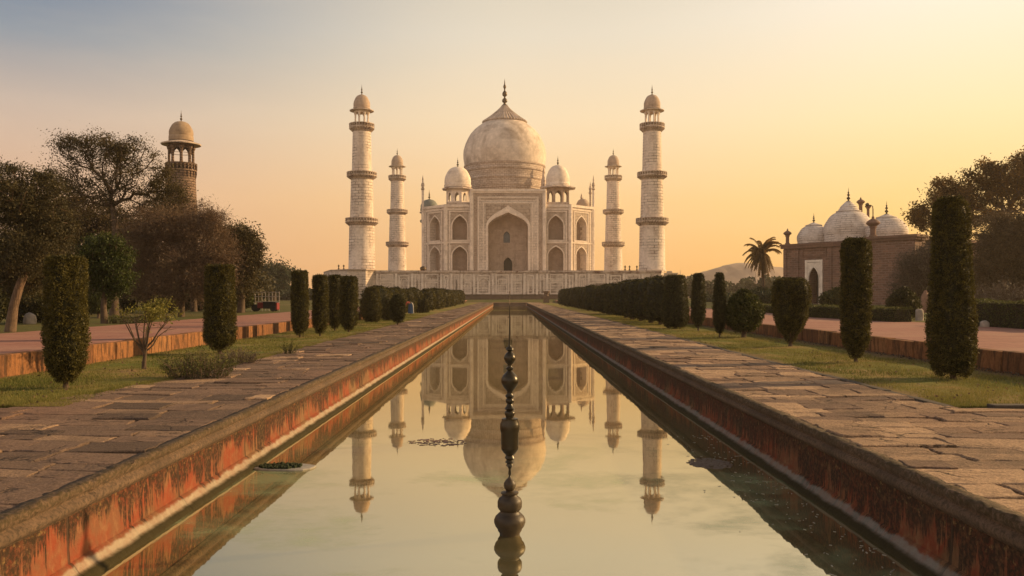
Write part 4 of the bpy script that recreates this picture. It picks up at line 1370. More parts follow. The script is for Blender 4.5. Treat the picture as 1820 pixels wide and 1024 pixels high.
def turret(x_, y_, zb, h_, r_):
    b = MB()
    b.lathe([(r_ * 0.62, zb), (r_ * 0.62, zb + 0.2), (r_ * 0.42, zb + 0.25)] + [(r_ * a_, zb + h_ - r_ * b_) for a_, b_ in ((0.42, 2.05), (0.60, 1.98), (0.50, 1.82), (0.72, 1.60), (1.0, 1.36), (1.02, 1.26), (0.86, 1.02), (0.55, 0.78), (0.25, 0.62), (0.16, 0.5), (0.22, 0.38), (0.10, 0.25), (0.02, 0.0))], 14, x_, y_)
    b.build('turret', M['red_stone'], mo, smooth=40)


turret(0.35, 0.35, MH + 0.2, 2.35, 0.58)
turret(14.3, -0.7, 8.7, 2.9, 0.85)
turret(4.37, 12.0, MH, 7.45, 0.60)
turret(5.56, 12.0, MH, 6.5, 0.46)
b = MB()                                                # bent lamp bracket on the near turret
b.tube([(14.3, -0.7, 11.3), (14.3, -0.7, 12.3), (14.25, -0.7, 12.7), (14.0, -0.7, 12.85), (13.7, -0.7, 12.8), (13.5, -0.7, 12.9)], 0.07, 6)
b.lathe([(0.08, 12.75), (0.28, 12.9), (0.22, 13.1), (0.05, 13.2)], 8, 13.5, -0.7)
b.build('lamp_bracket', M['finial'], mo)
# pierced parapet wall running off to the right of the mosque
t = thing('pierced_wall', 'red brick wall with pierced screen on top, running right of the mosque', 'wall', (39.3 + 0.568 * 20.2 + 0.823 * 3, 121 - 0.823 * 20.2 + 0.568 * 3, 0.4), math.atan2(0.10, 0.995))
b = MB()
b.box(0.05, 9, 0, 0.5, 0, 6.3)
b.build('wall', M['red_brick'], t)
b = MB()
b.box(0.05, 9, -0.12, 0.6, 7.6, 7.85)
for i in range(24):
    b.box(0.1 + i * 0.37, 0.22 + i * 0.37, 0.1, 0.4, 6.3, 7.6)
for v in (6.3, 6.72, 7.14):
    b.box(0.06, 9, 0.13, 0.37, v + 0.3, v + 0.42)
b.build('pierced_screen', M['red_stone'], t)


# ------------------------------------------------------------------ vegetation
M['cyp'] = foliage('cypress_leaves', (0.012, 0.014, 0.004), (0.155, 0.128, 0.028), 0.24)
M['cyp_dark'] = foliage('dark_cypress_leaves', (0.011, 0.014, 0.005), (0.095, 0.086, 0.024), 0.22)
M['core'] = plain('inner_twigs', (0.020, 0.018, 0.009), 0.95, 0.4, 6)
M['bark'] = plain('bark', (0.085, 0.058, 0.040), 0.95, 0.45, 5, bump=0.8)
M['bark_pale'] = stone('pale_bark', (0.20, 0.13, 0.085), (0.15, 0.095, 0.06), (0.07, 0.045, 0.03), 0.05, 0.35, 'cyl', 0.2, 0.012, (0.06, 0.04, 0.025), 0.9, 3.0, bump=1.0)
M['tree_green'] = foliage('olive_leaves', (0.026, 0.024, 0.009), (0.15, 0.108, 0.038), 0.3)
M['tree_dark'] = foliage('dark_leaves', (0.028, 0.027, 0.012), (0.130, 0.102, 0.042), 0.3)
M['tree_brown'] = foliage('russet_twigs', (0.065, 0.045, 0.028), (0.22, 0.135, 0.078), 0.2)
M['tree_brown2'] = foliage('olive_brown_leaves', (0.042, 0.032, 0.017), (0.17, 0.112, 0.056), 0.28)
M['tree_yellow'] = foliage('yellow_green_leaves', (0.08, 0.085, 0.015), (0.24, 0.21, 0.045), 0.35)
M['tree_bright'] = foliage('fresh_leaves', (0.012, 0.022, 0.004), (0.070, 0.088, 0.015), 0.28)
M['tree_far'] = foliage('far_leaves', (0.018, 0.026, 0.014), (0.070, 0.085, 0.035), 0.25)
M['tree_gold'] = foliage('sunlit_leaves', (0.050, 0.032, 0.010), (0.30, 0.16, 0.04), 0.5)  # gold base colour puts a sunlit glow into the leaves
M['grass'] = foliage('grass_blades', (0.095, 0.110, 0.026), (0.29, 0.235, 0.07), 0.3, 0.8)
M['hedge'] = foliage('hedge_leaves', (0.024, 0.032, 0.009), (0.125, 0.125, 0.028), 0.25)
M['bramble'] = foliage('dry_bramble', (0.045, 0.034, 0.026), (0.15, 0.115, 0.085), 0.15)


def leafset(rng, C, size, aspect=0.5, bias=None, out=None):
    """diamond leaves at centres C; returns vertices (4 per leaf) and faces"""
    n = len(C)
    d = rng.normal(0, 1, (n, 3))
    if bias is not None:
        d += bias
    if out is not None:
        d += out
    d /= np.linalg.norm(d, axis=1, keepdims=True) + 1e-9
    s = np.cross(d, rng.normal(0, 1, (n, 3)))
    s /= np.linalg.norm(s, axis=1, keepdims=True) + 1e-9
    L = (size * rng.uniform(0.6, 1.4, n))[:, None]
    V = np.stack([C - d * L * 0.5, C + s * L * aspect * 0.5, C + d * L * 0.5, C - s * L * aspect * 0.5], 1).reshape(-1, 3)
    return V, np.arange(4 * n).reshape(n, 4)


COLUMN = [(0, 0.34), (0.05, 0.58), (0.11, 0.84), (0.18, 0.98), (0.32, 1.0), (0.6, 0.98), (0.85, 0.96), (0.96, 0.93), (0.99, 0.86), (1.0, 0.70)]
VASE = [(0, 0.34), (0.04, 0.66), (0.10, 0.94), (0.18, 1.0), (0.4, 0.94), (0.75, 0.90), (0.95, 0.87), (0.99, 0.88), (1.0, 0.72)]
TAPER = [(0, 0.62), (0.04, 0.86), (0.12, 1.0), (0.3, 0.97), (0.6, 0.84), (0.85, 0.72), (0.96, 0.64), (1.0, 0.40)]
CONE = [(0, 0.55), (0.05, 0.80), (0.18, 1.0), (0.35, 0.97), (0.7, 0.80), (0.93, 0.68), (0.985, 0.62), (1.0, 0.46)]
BALL = [(0, 0.35), (0.08, 0.66), (0.22, 0.93), (0.42, 1.0), (0.62, 0.93), (0.80, 0.72), (0.92, 0.45), (1.0, 0.15)]
HEDGY = [(0, 0.45), (0.05, 0.78), (0.15, 0.98), (0.4, 1.0), (0.75, 0.93), (0.90, 0.82), (0.97, 0.58), (1.0, 0.30)]
DOMED = [(0, 0.55), (0.06, 0.85), (0.2, 1.0), (0.6, 0.97), (0.8, 0.88), (0.92, 0.66), (0.98, 0.4), (1.0, 0.2)]
BLOCK = [(0, 0.50), (0.05, 0.80), (0.15, 0.97), (0.4, 1.0), (0.8, 0.97), (0.93, 0.90), (0.98, 0.72), (1.0, 0.45)]


def topiary(name, label, cat, loc, h, rad, prof, seed, n, leaf, mat='cyp', group=None, stem=0.06, lump=0.07, sq=2.0, lean=(0, 0), tintlift=0.0, ry=1.0):
    """clipped shrub: short stem, dark twig core, thousands of small leaf sprigs"""
    rng = np.random.default_rng(seed)
    t = thing(name, label, cat, loc, 0, group)
    z0 = h * stem
    hh = h - z0
    ph = rng.uniform(0, 6.28, 12)
    pt, pr = np.array([p[0] for p in prof]), np.array([p[1] for p in prof])

    def radius(tt, a):
        r_ = np.interp(tt, pt, pr)
        m_ = 1 + lump * (0.45 * np.sin(3 * a + ph[0] + 4 * tt) + 0.45 * np.sin(5 * a + ph[1] - 5 * tt) + 0.35 * np.sin(9 * a + ph[2] + 9 * tt) * np.sin(14 * tt + ph[3]) + 0.3 * np.sin(2 * a + 11 * tt + ph[4]) + 0.3 * np.sin(7 * a - 19 * tt + ph[5]))
        if sq > 2:
            m_ = m_ / (np.abs(np.cos(a)) ** sq + np.abs(np.sin(a)) ** sq) ** (1 / sq)
        return r_ * m_ * rad

    # core
    tt = np.linspace(0.0, 1.0, 26)
    aa = np.linspace(0, 2 * np.pi, 28, endpoint=False)
    T, A = np.meshgrid(tt, aa, indexing='ij')
    Rr = radius(T, A) * 0.86
    V = np.stack([Rr * np.cos(A) + lean[0] * T, Rr * np.sin(A) * ry + lean[1] * T, z0 + hh * (0.015 + 0.965 * T)], -1).reshape(-1, 3)
    idx = np.arange(26 * 28).reshape(26, 28)
    Fq = np.stack([idx[:-1], np.roll(idx[:-1], -1, 1), np.roll(idx[1:], -1, 1), idx[1:]], -1).reshape(-1, 4)
    top = idx[-1]
    coreF = np.concatenate([Fq, np.stack([top[:-3:2], top[1:-2:2], top[2:-1:2], top[3::2]], 1)])
    # sprigs on the surface and on the top
    w_ = np.interp(np.linspace(0, 1, 200), pt, pr)
    cdf = np.cumsum(w_ + 1e-3)
    cdf /= cdf[-1]
    ntop = int(n * 0.10)
    k_ = 7
    ns = n // k_
    t_ = np.interp(rng.random(ns), cdf, np.linspace(0, 1, 200))
    a_ = rng.uniform(0, 2 * np.pi, ns)
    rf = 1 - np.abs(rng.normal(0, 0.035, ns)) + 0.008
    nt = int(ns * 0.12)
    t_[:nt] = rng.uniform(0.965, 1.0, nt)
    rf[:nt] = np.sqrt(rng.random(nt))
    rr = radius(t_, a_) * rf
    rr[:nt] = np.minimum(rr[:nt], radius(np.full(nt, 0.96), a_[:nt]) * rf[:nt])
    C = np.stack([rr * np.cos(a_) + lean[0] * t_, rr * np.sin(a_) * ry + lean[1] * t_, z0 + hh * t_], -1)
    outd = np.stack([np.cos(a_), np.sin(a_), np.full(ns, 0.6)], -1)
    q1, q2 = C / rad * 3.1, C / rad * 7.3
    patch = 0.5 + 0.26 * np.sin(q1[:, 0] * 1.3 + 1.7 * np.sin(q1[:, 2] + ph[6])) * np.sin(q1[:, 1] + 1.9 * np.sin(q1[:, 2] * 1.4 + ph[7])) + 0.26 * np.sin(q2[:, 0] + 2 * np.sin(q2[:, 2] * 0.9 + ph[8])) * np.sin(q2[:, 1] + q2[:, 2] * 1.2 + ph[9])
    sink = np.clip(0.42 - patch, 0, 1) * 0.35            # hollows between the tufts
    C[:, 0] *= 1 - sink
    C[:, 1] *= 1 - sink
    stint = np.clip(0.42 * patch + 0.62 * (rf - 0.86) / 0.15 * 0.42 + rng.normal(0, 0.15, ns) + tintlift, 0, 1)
    C2 = np.repeat(C, k_, 0) + rng.normal(0, leaf * 0.60, (ns * k_, 3))
    Vl, Fl = leafset(rng, C2, leaf, 0.55, None, np.repeat(outd, k_, 0) * 1.1)
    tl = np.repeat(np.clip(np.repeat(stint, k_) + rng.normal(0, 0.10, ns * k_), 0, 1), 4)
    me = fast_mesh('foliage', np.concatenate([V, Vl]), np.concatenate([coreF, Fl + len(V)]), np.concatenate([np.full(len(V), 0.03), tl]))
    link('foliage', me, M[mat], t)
    b = MB()
    sr = max(0.03, rad * 0.12)
    b.lathe([(sr * 1.5, -0.05), (sr * 1.1, z0 * 0.4), (sr, z0 + hh * 0.12)], 8)
    for q in range(4):
        a = rng.uniform(0, 6.28)
        b.tube([(0, 0, z0 * 0.6), (sr * 2 * math.cos(a), sr * 2 * math.sin(a), z0 + hh * 0.07), (sr * 4 * math.cos(a), sr * 4 * math.sin(a), z0 + hh * 0.2)], [sr * 0.7, sr * 0.5, sr * 0.3], 5)
    b.build('trunk', M['bark'], t)
    return t


def from_px(px, ytop, ybase, wpx, z=-0.02):
    x, d = gp(px, ybase, z)
    return (x, d, z), (ybase - ytop) * d / F, wpx * d / F / 2


cg = 'clipped cypresses on the lawns'


def cyp(label, px, yt, yb, wpx, prof, seed, n, lf, mat='cyp', stem=0.05, lump=0.07, **kw):
    loc, h, rd = from_px(px, yt, yb, wpx)
    return topiary('cypress', label, 'cypress', loc, h, rd * 0.94, prof, seed, int(n * 1.5), lf * 0.78, mat, cg, stem, lump, **kw)


cyp('wide clipped cypress column standing alone at the left edge of the view', 117, 457, 690, 72, COLUMN, 1, 26000, 0.040, lump=0.09, tintlift=0.10)
cyp('flat topped clipped cypress behind the low scrubby bush on the left lawn', 391, 472, 629, 58, VASE, 2, 20000, 0.050, lump=0.04, tintlift=0.05)
cyp('slim clipped cypress with a short bare stem, nearest of the left group of four columns', 533, 482, 600, 31, COLUMN, 3, 12000, 0.055)
cyp('clipped cypress second from the front in the left group of four columns', 569, 490, 597, 28, COLUMN, 4, 10000, 0.06)
cyp('thin clipped cypress half hidden between two others in the left group of four', 595, 490, 588, 25, COLUMN, 5, 8000, 0.065)
cyp('broad clipped cypress farthest right in the left group of four columns', 620, 492, 591, 33, COLUMN, 6, 10000, 0.065)
cyp('squat tapering clipped cypress standing before the left hedge row', 661, 512, 573, 35, CONE, 7, 9000, 0.075, 'cyp', 0.02)
cyp('low rounded dark cypress on a short stem beside the left walkway edge', 707, 525, 578, 27, BALL[:3] + [(0.5, 1.0), (0.8, 0.9), (0.95, 0.6), (1, 0.3)], 8, 9000, 0.075, 'cyp_dark', 0.10)
cyp('tallest broad dark cypress at the right edge of the view', 1694, 353, 673, 82, [(0, 0.62), (0.03, 0.84), (0.12, 1.0), (0.28, 1.0), (0.45, 0.90), (0.7, 0.80), (0.9, 0.74), (0.965, 0.66), (1.0, 0.42)], 9, 30000, 0.048, 'cyp', 0.02, 0.06, lean=(-0.06, 0))
cyp('tall straight clipped cypress in front of the mosque', 1521, 425, 644, 52, [(0, 0.26), (0.05, 0.56), (0.10, 0.80), (0.17, 0.94), (0.3, 0.97), (0.6, 1.0), (0.9, 1.0), (0.97, 0.94), (1, 0.6)], 10, 22000, 0.048, 'cyp', 0.04, 0.04)
cyp('wide vase shaped cypress with a ragged top left of the mosque door', 1405, 495, 616, 61, [(0, 0.16), (0.1, 0.34), (0.22, 0.66), (0.38, 0.92), (0.6, 0.98), (0.85, 1.02), (0.95, 0.92), (1, 0.55)], 11, 16000, 0.052, 'cyp', 0.06, 0.10, sq=3)
cyp('very slim pointed cypress left of the round bush on the right lawn', 1279, 486, 600, 24, [(0, 0.25), (0.08, 0.55), (0.2, 0.95), (0.35, 1.0), (0.6, 0.9), (0.85, 0.72), (0.97, 0.58), (1, 0.3)], 12, 9000, 0.055, 'cyp_dark', 0.06)
cyp('slim flat topped cypress standing between the right hedge row and the slimmest cypress', 1241, 487, 588, 26, [(0, 0.25), (0.08, 0.55), (0.18, 0.95), (0.35, 1.0), (0.6, 0.92), (0.85, 0.76), (0.90, 0.72), (0.95, 0.82), (1, 0.5)], 13, 9000, 0.06, 'cyp_dark', 0.07)
cyp('broad cone shaped cypress, nearest one of the right hedge row', 1200, 490, 584, 52, CONE, 14, 14000, 0.065, 'cyp_dark', 0.02, 0.04)
ORD = ['first', 'second', 'third', 'fourth', 'fifth', 'sixth', 'seventh', 'eighth', 'ninth', 'tenth', 'eleventh', 'twelfth', 'thirteenth', 'fourteenth', 'fifteenth', 'sixteenth', 'seventeenth', 'eighteenth', 'nineteenth', 'twentieth']
r = random.Random(40)
rowR = [46.5, 49.7, 53.0, 56.4, 60.0, 69.5, 73.5, 77.5, 86, 91, 96.5, 102, 108, 115, 123, 131]
for i, d in enumerate(rowR):
    hh = 2.62 + r.uniform(-0.06, 0.06) - (0.10 if d > 65 else 0)
    topiary('hedge_cypress', '%s dark clipped cypress behind the broad cone in the right hedge row' % ORD[i], 'cypress', (8.25 + r.uniform(-0.08, 0.08) + (0.35 if d > 65 else 0), d, -0.02), hh, 0.96 + r.uniform(-0.08, 0.06), HEDGY, 50 + i, 6500 if d < 65 else 4200, 0.085 if d < 65 else 0.12, 'cyp_dark', 'cypresses of the right hedge row', 0.07 if d < 65 else 0.04, 0.04, 3.0)
rowL = [56, 61, 66, 71.5, 77, 83, 89.5, 96, 103, 110, 118, 126, 135, 145, 156]
for i, d in enumerate(rowL):
    hh = 2.15 + r.uniform(-0.08, 0.08) + 0.003 * (d - 56)
    topiary('hedge_cypress', '%s rounded dark green cypress from the near end of the left hedge row' % ORD[i], 'cypress', (-8.75 + r.uniform(-0.1, 0.1) - max(0, d - 110) * 0.012 - (0.75 if 60 < d < 84 else 0), d, -0.02), hh, 0.98 + r.uniform(-0.10, 0.08), DOMED, 80 + i, 6000 if d < 80 else 4200, 0.095 if d < 80 else 0.13, 'cyp', 'cypresses of the left hedge row', 0.03, 0.06, 2.6)
for i, (px, yt, yb, wd, lab) in enumerate([(742, 530, 556, 14, 'small rounded bush right of the stooping person, before the left hedge row'), (755, 531, 556, 14, 'small dome shaped bush, second right of the stooping person'), (690, 534, 570, 15, 'small round bush between the squat cypress and the low dark one')]):
    loc, h, rd = from_px(px, yt, yb, wd)
    topiary('small_bush', lab, 'bush', loc, h, rd, [(0, .7), (.15, 1), (.6, .98), (.85, .75), (1, .3)], 110 + i, 3500, 0.09, 'cyp', 'small bushes before the left hedge row', 0.02, 0.06)

# round many stemmed bush on the right lawn
loc, h, rd = from_px(1322, 519, 600, 62)
topiary('round_bush', 'round leafy bush on thin bare stems on the right lawn', 'bush', loc, h, rd, BALL, 120, 14000, 0.085, 'hedge', None, 0.16, 0.10, tintlift=-0.12)


# ---------------- loose trees grown from a trunk towards clusters of leaves
def clusters(rng, lobes, n):
    """cluster points inside ellipsoids (cx,cy,cz,rx,ry,rz,weight), more of them near the surface"""
    w_ = np.array([l[6] for l in lobes], float)
    pick = rng.choice(len(lobes), n, p=w_ / w_.sum())
    d = rng.normal(0, 1, (n, 3))
    d /= np.linalg.norm(d, axis=1, keepdims=True)
    rr = rng.random(n) ** 0.45
    L = np.array([l[:6] for l in lobes], float)[pick]
    return L[:, :3] + d * rr[:, None] * L[:, 3:6]


def tree(name, label, loc, trunk, lobes, ncl, per, leaf, spread, mat, bark, r0, seed, cat='tree', group=None, aspect=0.5, droop=0.0, rtip=0.012, minr=0.0, tlift=0.0):
    rng = np.random.default_rng(seed)
    t = thing(name, label, cat, loc, 0, group)
    P = clusters(rng, lobes, ncl)
    nodes = [np.array(p, float) for p in trunk]
    par = [-1] + list(range(len(trunk) - 1))
    top = nodes[-1]
    order = np.argsort(np.linalg.norm(P - top, axis=1))
    ends = []
    plen = [0.0] * len(nodes)
    start = max(0, len(trunk) - 3)
    arr = np.array(nodes)
    for i in order:
        p = P[i]
        dd = np.linalg.norm(arr[start:] - p, axis=1)
        j = int(np.argmin(dd + 0.55 * np.array(plen[start:]))) + start
        dist = dd[j - start]
        k_ = max(1, int(dist / (spread * 1.5)))
        prev = j
        a = nodes[j]
        for q in range(1, k_ + 1):
            f = q / k_
            pos = a + (p - a) * f + (rng.normal(0, 0.07, 3) * dist * (1 if q < k_ else 0) / max(k_, 2)) + np.array([0, 0, 0.12 * dist * math.sin(f * math.pi)])
            plen.append(plen[prev] + np.linalg.norm(pos - nodes[prev]))
            nodes.append(pos)
            par.append(prev)
            prev = len(nodes) - 1
        arr = np.array(nodes)
        ends.append(prev)
    nn = len(nodes)
    cnt = np.zeros(nn)
    for e in ends:
        cnt[e] += 1
    for i in range(nn - 1, 0, -1):
        cnt[par[i]] += cnt[i]
    rad = np.maximum(rtip, r0 * (np.maximum(cnt, 1) / cnt[0]) ** 0.5)
    for i in range(len(trunk)):
        rad[i] = r0 * (1.25 - 0.45 * i / max(1, len(trunk) - 1)) if i else r0 * 1.5
    # limbs as tapered tubes
    A = arr[1:]
    B = arr[np.array(par[1:])]
    ra, rb = rad[1:], np.minimum(rad[np.array(par[1:])], rad[1:] * 1.6)
    rb[:len(trunk) - 1] = rad[:len(trunk) - 1]
    keep = np.maximum(ra, rb) > minr
    A, B, ra, rb = A[keep], B[keep], ra[keep], rb[keep]
    d = A - B
    d /= np.linalg.norm(d, axis=1, keepdims=True) + 1e-9
    h_ = np.where(np.abs(d[:, 2:3]) > 0.9, np.array([[1.0, 0, 0]]), np.array([[0, 0, 1.0]]))
    u_ = np.cross(d, h_)
    u_ /= np.linalg.norm(u_, axis=1, keepdims=True) + 1e-9
    v_ = np.cross(d, u_)
    S = 7
    an = np.linspace(0, 2 * np.pi, S, endpoint=False)
    ring = u_[:, None, :] * np.cos(an)[None, :, None] + v_[:, None, :] * np.sin(an)[None, :, None]
    V = np.concatenate([B[:, None, :] + ring * rb[:, None, None], A[:, None, :] + ring * ra[:, None, None]], 1).reshape(-1, 3)
    base = (np.arange(len(A)) * 2 * S)[:, None]
    i0 = np.arange(S)[None, :]
    i1 = (np.arange(S)[None, :] + 1) % S
    Fq = np.stack([base + i0, base + i1, base + S + i1, base + S + i0], -1).reshape(-1, 4)
    link('trunk', fast_mesh('trunk', V, Fq, np.full(len(V), 0.5), True), M[bark], t)
    # leaves
    Pc = np.repeat(P, per, 0)
    sc = np.repeat(rng.uniform(0.45, 1.5, ncl), per)[:, None]
    C = Pc + rng.normal(0, spread, Pc.shape) * np.array([1, 1, 0.72]) * sc
    C[:, 2] -= droop * np.abs(rng.normal(0, 1, len(C)))
    Vl, Fl = leafset(rng, C, leaf, aspect, np.array([0, 0, -droop * 2.5]) if droop else None)
    zc = (P[:, 2] - P[:, 2].min()) / max(1e-3, np.ptp(P[:, 2]))
    tint = np.clip(0.30 + 0.1 * np.repeat(zc, per) + np.repeat(rng.normal(0, 0.16, ncl), per) + rng.normal(0, 0.14, len(C)) + tlift, 0, 1)
    link('crown', fast_mesh('crown', Vl, Fl, np.repeat(tint, 4)), M[mat], t)
    return t


def lobes_px(D, ox, oz, items):
    """crown lobes from pixels: (px, py, rx px, ry px, depth factor, weight)"""
    out = []
    for (px, py, rx, ry, dy, w_) in items:
        x, y, z = wp(px, py, D)
        out.append((x - ox, dy, z - oz, rx * D / F, (rx + ry) / 2 * D / F * 0.9, ry * D / F, w_))
    return out


GZ = 0.4


def tree_px(name, label, D, pxb, items, trunk_px, r0, ncl, per, leaf, spread, mat, bark, seed, z=GZ, **kw):
    ox = wp(pxb, 0, D)[0]
    tr = []
    for i, (px, py, yo) in enumerate(trunk_px):
        x, _, zz_ = wp(px, py, D)
        tr.append((x - ox, yo, zz_ - z))
    tr[0] = (tr[0][0], tr[0][1], -0.1)
    return tree(name, label, (ox, D, z), tr, lobes_px(D, ox, z, items), ncl, per, leaf, spread, mat, bark, r0, seed, **kw)


lg = 'trees on the left'
# pale trunked dark tree at the left edge
tree_px('shade_tree', 'dark leafy tree with a pale leaning trunk at the far left edge', 27.5, 20,
        [(20, 345, 70, 55, -0.2, 2.2), (75, 400, 45, 55, 0.3, 1.6), (50, 450, 50, 40, -0.4, 1.5), (20, 480, 40, 30, 0.9, 1.0), (-50, 400, 75, 90, 0.5, 2), (30, 440, 75, 45, 0.9, 1.5), (-70, 320, 60, 60, 0, 1), (85, 330, 26, 22, 0, 0.5), (-20, 490, 60, 40, 1.4, 1)],
        [(17, 588, 0), (24, 545, 0), (34, 510, 0), (47, 478, 0), (55, 440, 0.1), (45, 400, 0.1)], 0.125, 640, 170, 0.068, 0.19, 'tree_dark', 'bark_pale', 201, group=lg)
# big open tree
tree_px('spreading_tree', 'tall open crowned tree with visible dark limbs, highest of the left trees', 50, 200,
        [(130, 275, 40, 30, 0, 1.2), (180, 262, 50, 26, 0, 1.1), (245, 275, 42, 28, -0.5, 1.1), (105, 320, 40, 30, 0.5, 1), (290, 318, 30, 26, 0, 0.9), (230, 330, 70, 40, 0, 1.2), (150, 345, 60, 40, 0.6, 1.2), (285, 360, 40, 35, 0.3, 0.9), (190, 300, 60, 40, 0.3, 1.0), (250, 400, 70, 40, 0.6, 0.8), (120, 250, 20, 12, 0, 0.3), (320, 345, 20, 20, 0, 0.4)],
        [(203, 560, 0), (202, 500, 0), (200, 450, 0), (206, 410, 0), (203, 385, 0), (200, 365, 0)], 0.19, 400, 100, 0.10, 0.30, 'tree_green', 'bark', 202, group=lg, rtip=0.028)
tree_px('shade_tree', 'broad dark tree filling the gap below the open crowned tree', 54, 120,
        [(105, 385, 60, 50, 0, 1.6), (165, 400, 60, 55, 0, 1.6), (90, 460, 60, 55, 0.5, 1.4), (230, 430, 60, 60, 0.5, 1.6), (40, 420, 50, 60, 1, 1), (260, 480, 50, 50, 0, 1.2)],
        [(120, 560, 0), (122, 510, 0), (118, 470, 0), (116, 440, 0)], 0.2, 560, 150, 0.125, 0.34, 'tree_brown2', 'bark', 203, group=lg, tlift=0.06)
tree_px('bare_tree', 'russet half bare tree with fine twigs in front of the brown tower', 47, 325,
        [(285, 405, 46, 40, 0, 1.2), (362, 425, 48, 46, 0, 1.4), (255, 430, 40, 50, 0, 1.1), (325, 465, 70, 45, 0, 1.5), (392, 465, 30, 46, 0, 1.2), (322, 405, 34, 26, 0, 0.7), (375, 395, 30, 22, 0, 0.5), (245, 490, 40, 40, 0, 0.8), (310, 515, 85, 26, -0.3, 1.3), (370, 505, 40, 32, -0.3, 1.0)],
        [(322, 562, 0), (324, 530, 0), (320, 500, 0), (322, 470, 0)], 0.13, 680, 120, 0.18, 0.30, 'tree_brown', 'bark', 204, group=lg, aspect=0.13, rtip=0.014)
tree_px('bare_tree', 'taller russet twiggy tree rising against the tower shaft', 62, 345,
        [(300, 365, 35, 30, 0, 1), (345, 385, 40, 26, 0, 0.8), (378, 405, 40, 30, 0, 1), (285, 385, 45, 35, 0, 1)],
        [(345, 555, 0), (344, 500, 0), (346, 450, 0), (344, 420, 0)], 0.17, 260, 60, 0.21, 0.36, 'tree_brown', 'bark', 205, group=lg, aspect=0.16, rtip=0.018)
tree_px('bushy_tree', 'dense dome shaped fresh green tree behind the wide left cypress', 36, 184,
        [(184, 452, 48, 36, 0, 2), (170, 485, 42, 38, 0, 1.6), (205, 488, 34, 38, 0, 1.4), (184, 432, 30, 16, 0, 0.8), (150, 470, 20, 26, 0, .5)],
        [(186, 566, 0), (184, 545, 0), (186, 520, 0), (184, 490, 0)], 0.11, 330, 95, 0.095, 0.15, 'tree_bright', 'bark', 206, group=lg, droop=0.08, tlift=0.12)
tree_px('bushy_tree', 'tall dark green tree at the right end of the left trees', 58, 425,
        [(432, 425, 24, 26, 0, 1.2), (415, 450, 34, 38, 0, 1.4), (445, 460, 20, 36, 0, 1), (408, 420, 22, 24, 0, .8), (420, 505, 34, 32, 0, 1.4), (446, 440, 17, 22, 0, .5)],
        [(428, 554, 0), (430, 530, 0), (427, 500, 0), (428, 470, 0)], 0.2, 330, 70, 0.15, 0.26, 'tree_green', 'bark', 207, group=lg)
tree_px('distant_tree', 'hazy blue green tree standing far off right of the left trees', 190, 486,
        [(486, 484, 30, 15, 0, 1.5), (465, 496, 26, 18, 0, 1), (505, 492, 20, 12, 0, .7), (480, 506, 34, 14, 0, 1), (452, 500, 16, 18, 0, .6)],
        [(486, 537, 0), (487, 522, 0), (486, 510, 0)], 0.5, 240, 60, 0.50, 0.9, 'tree_far', 'bark', 208)
# low young tree on the left lawn
loc, h, rd = from_px(256, 512, 656, 90)
sc_ = h / 144.0
pxl = lambda px, py: ((px - 256) * sc_, 0, (656 - py) * sc_)
yt = thing('young_tree', 'small open branched young tree with few yellow green leaves on the left lawn', 'tree', loc)
rngy = np.random.default_rng(209)
b = MB()
tips = []
for q in range(15):
    a = rngy.uniform(0, 6.28)
    sp = rngy.uniform(0.18, 0.62)
    hz = rngy.uniform(0.68, 1.0) if sp < 0.4 else rngy.uniform(0.46, 0.78)
    k0 = np.array([0.01 * math.cos(a), 0.01 * math.sin(a), h * rngy.uniform(0.16, 0.27)])
    k1 = np.array([sp * 0.55 * math.cos(a), sp * 0.55 * math.sin(a), h * (0.25 + 0.45 * (hz - 0.2))])
    k2 = np.array([sp * math.cos(a) + 0.05, sp * math.sin(a), h * hz])
    b.tube([k0, (k0 + k1) / 2 + np.array([0.03 * math.cos(a), 0.03 * math.sin(a), -0.02]), k1, k2], [0.022, 0.017, 0.012, 0.004], 5)
    tips.append(k2)
    for w2 in range(5):
        f = rngy.uniform(0.3, 0.95)
        s0 = k1 + (k2 - k1) * f
        e0 = s0 + np.array([rngy.normal(0, 0.13), rngy.normal(0, 0.13), abs(rngy.normal(0.10, 0.08))])
        b.tube([s0, (s0 + e0) / 2 + rngy.normal(0, 0.015, 3), e0], [0.007, 0.005, 0.002], 4)
        tips.append(e0)
b.tube([(0, 0, -0.05), (0.0, 0, 0.12), (0.02, 0, h * 0.17), (0.03, 0, h * 0.28)], [0.06, 0.048, 0.04, 0.03], 8)
b.build('trunk', M['bark'], yt, smooth=60)
tp = np.array(tips)
wt = (tp[:, 2] > h * 0.60) & (tp[:, 0] > -0.12)
tp = np.concatenate([tp[wt], tp[wt] + np.array([0.06, 0, 0.04]), tp[::7]])
Cy = np.repeat(tp, 16, 0) + rngy.normal(0, 0.050, (len(tp) * 16, 3))
Vl, Fl = leafset(rngy, Cy, 0.050, 0.55)
link('crown', fast_mesh('crown', Vl, Fl, np.repeat(np.clip(rngy.normal(0.6, 0.25, len(Cy)), 0, 1), 4)), M['tree_yellow'], yt)


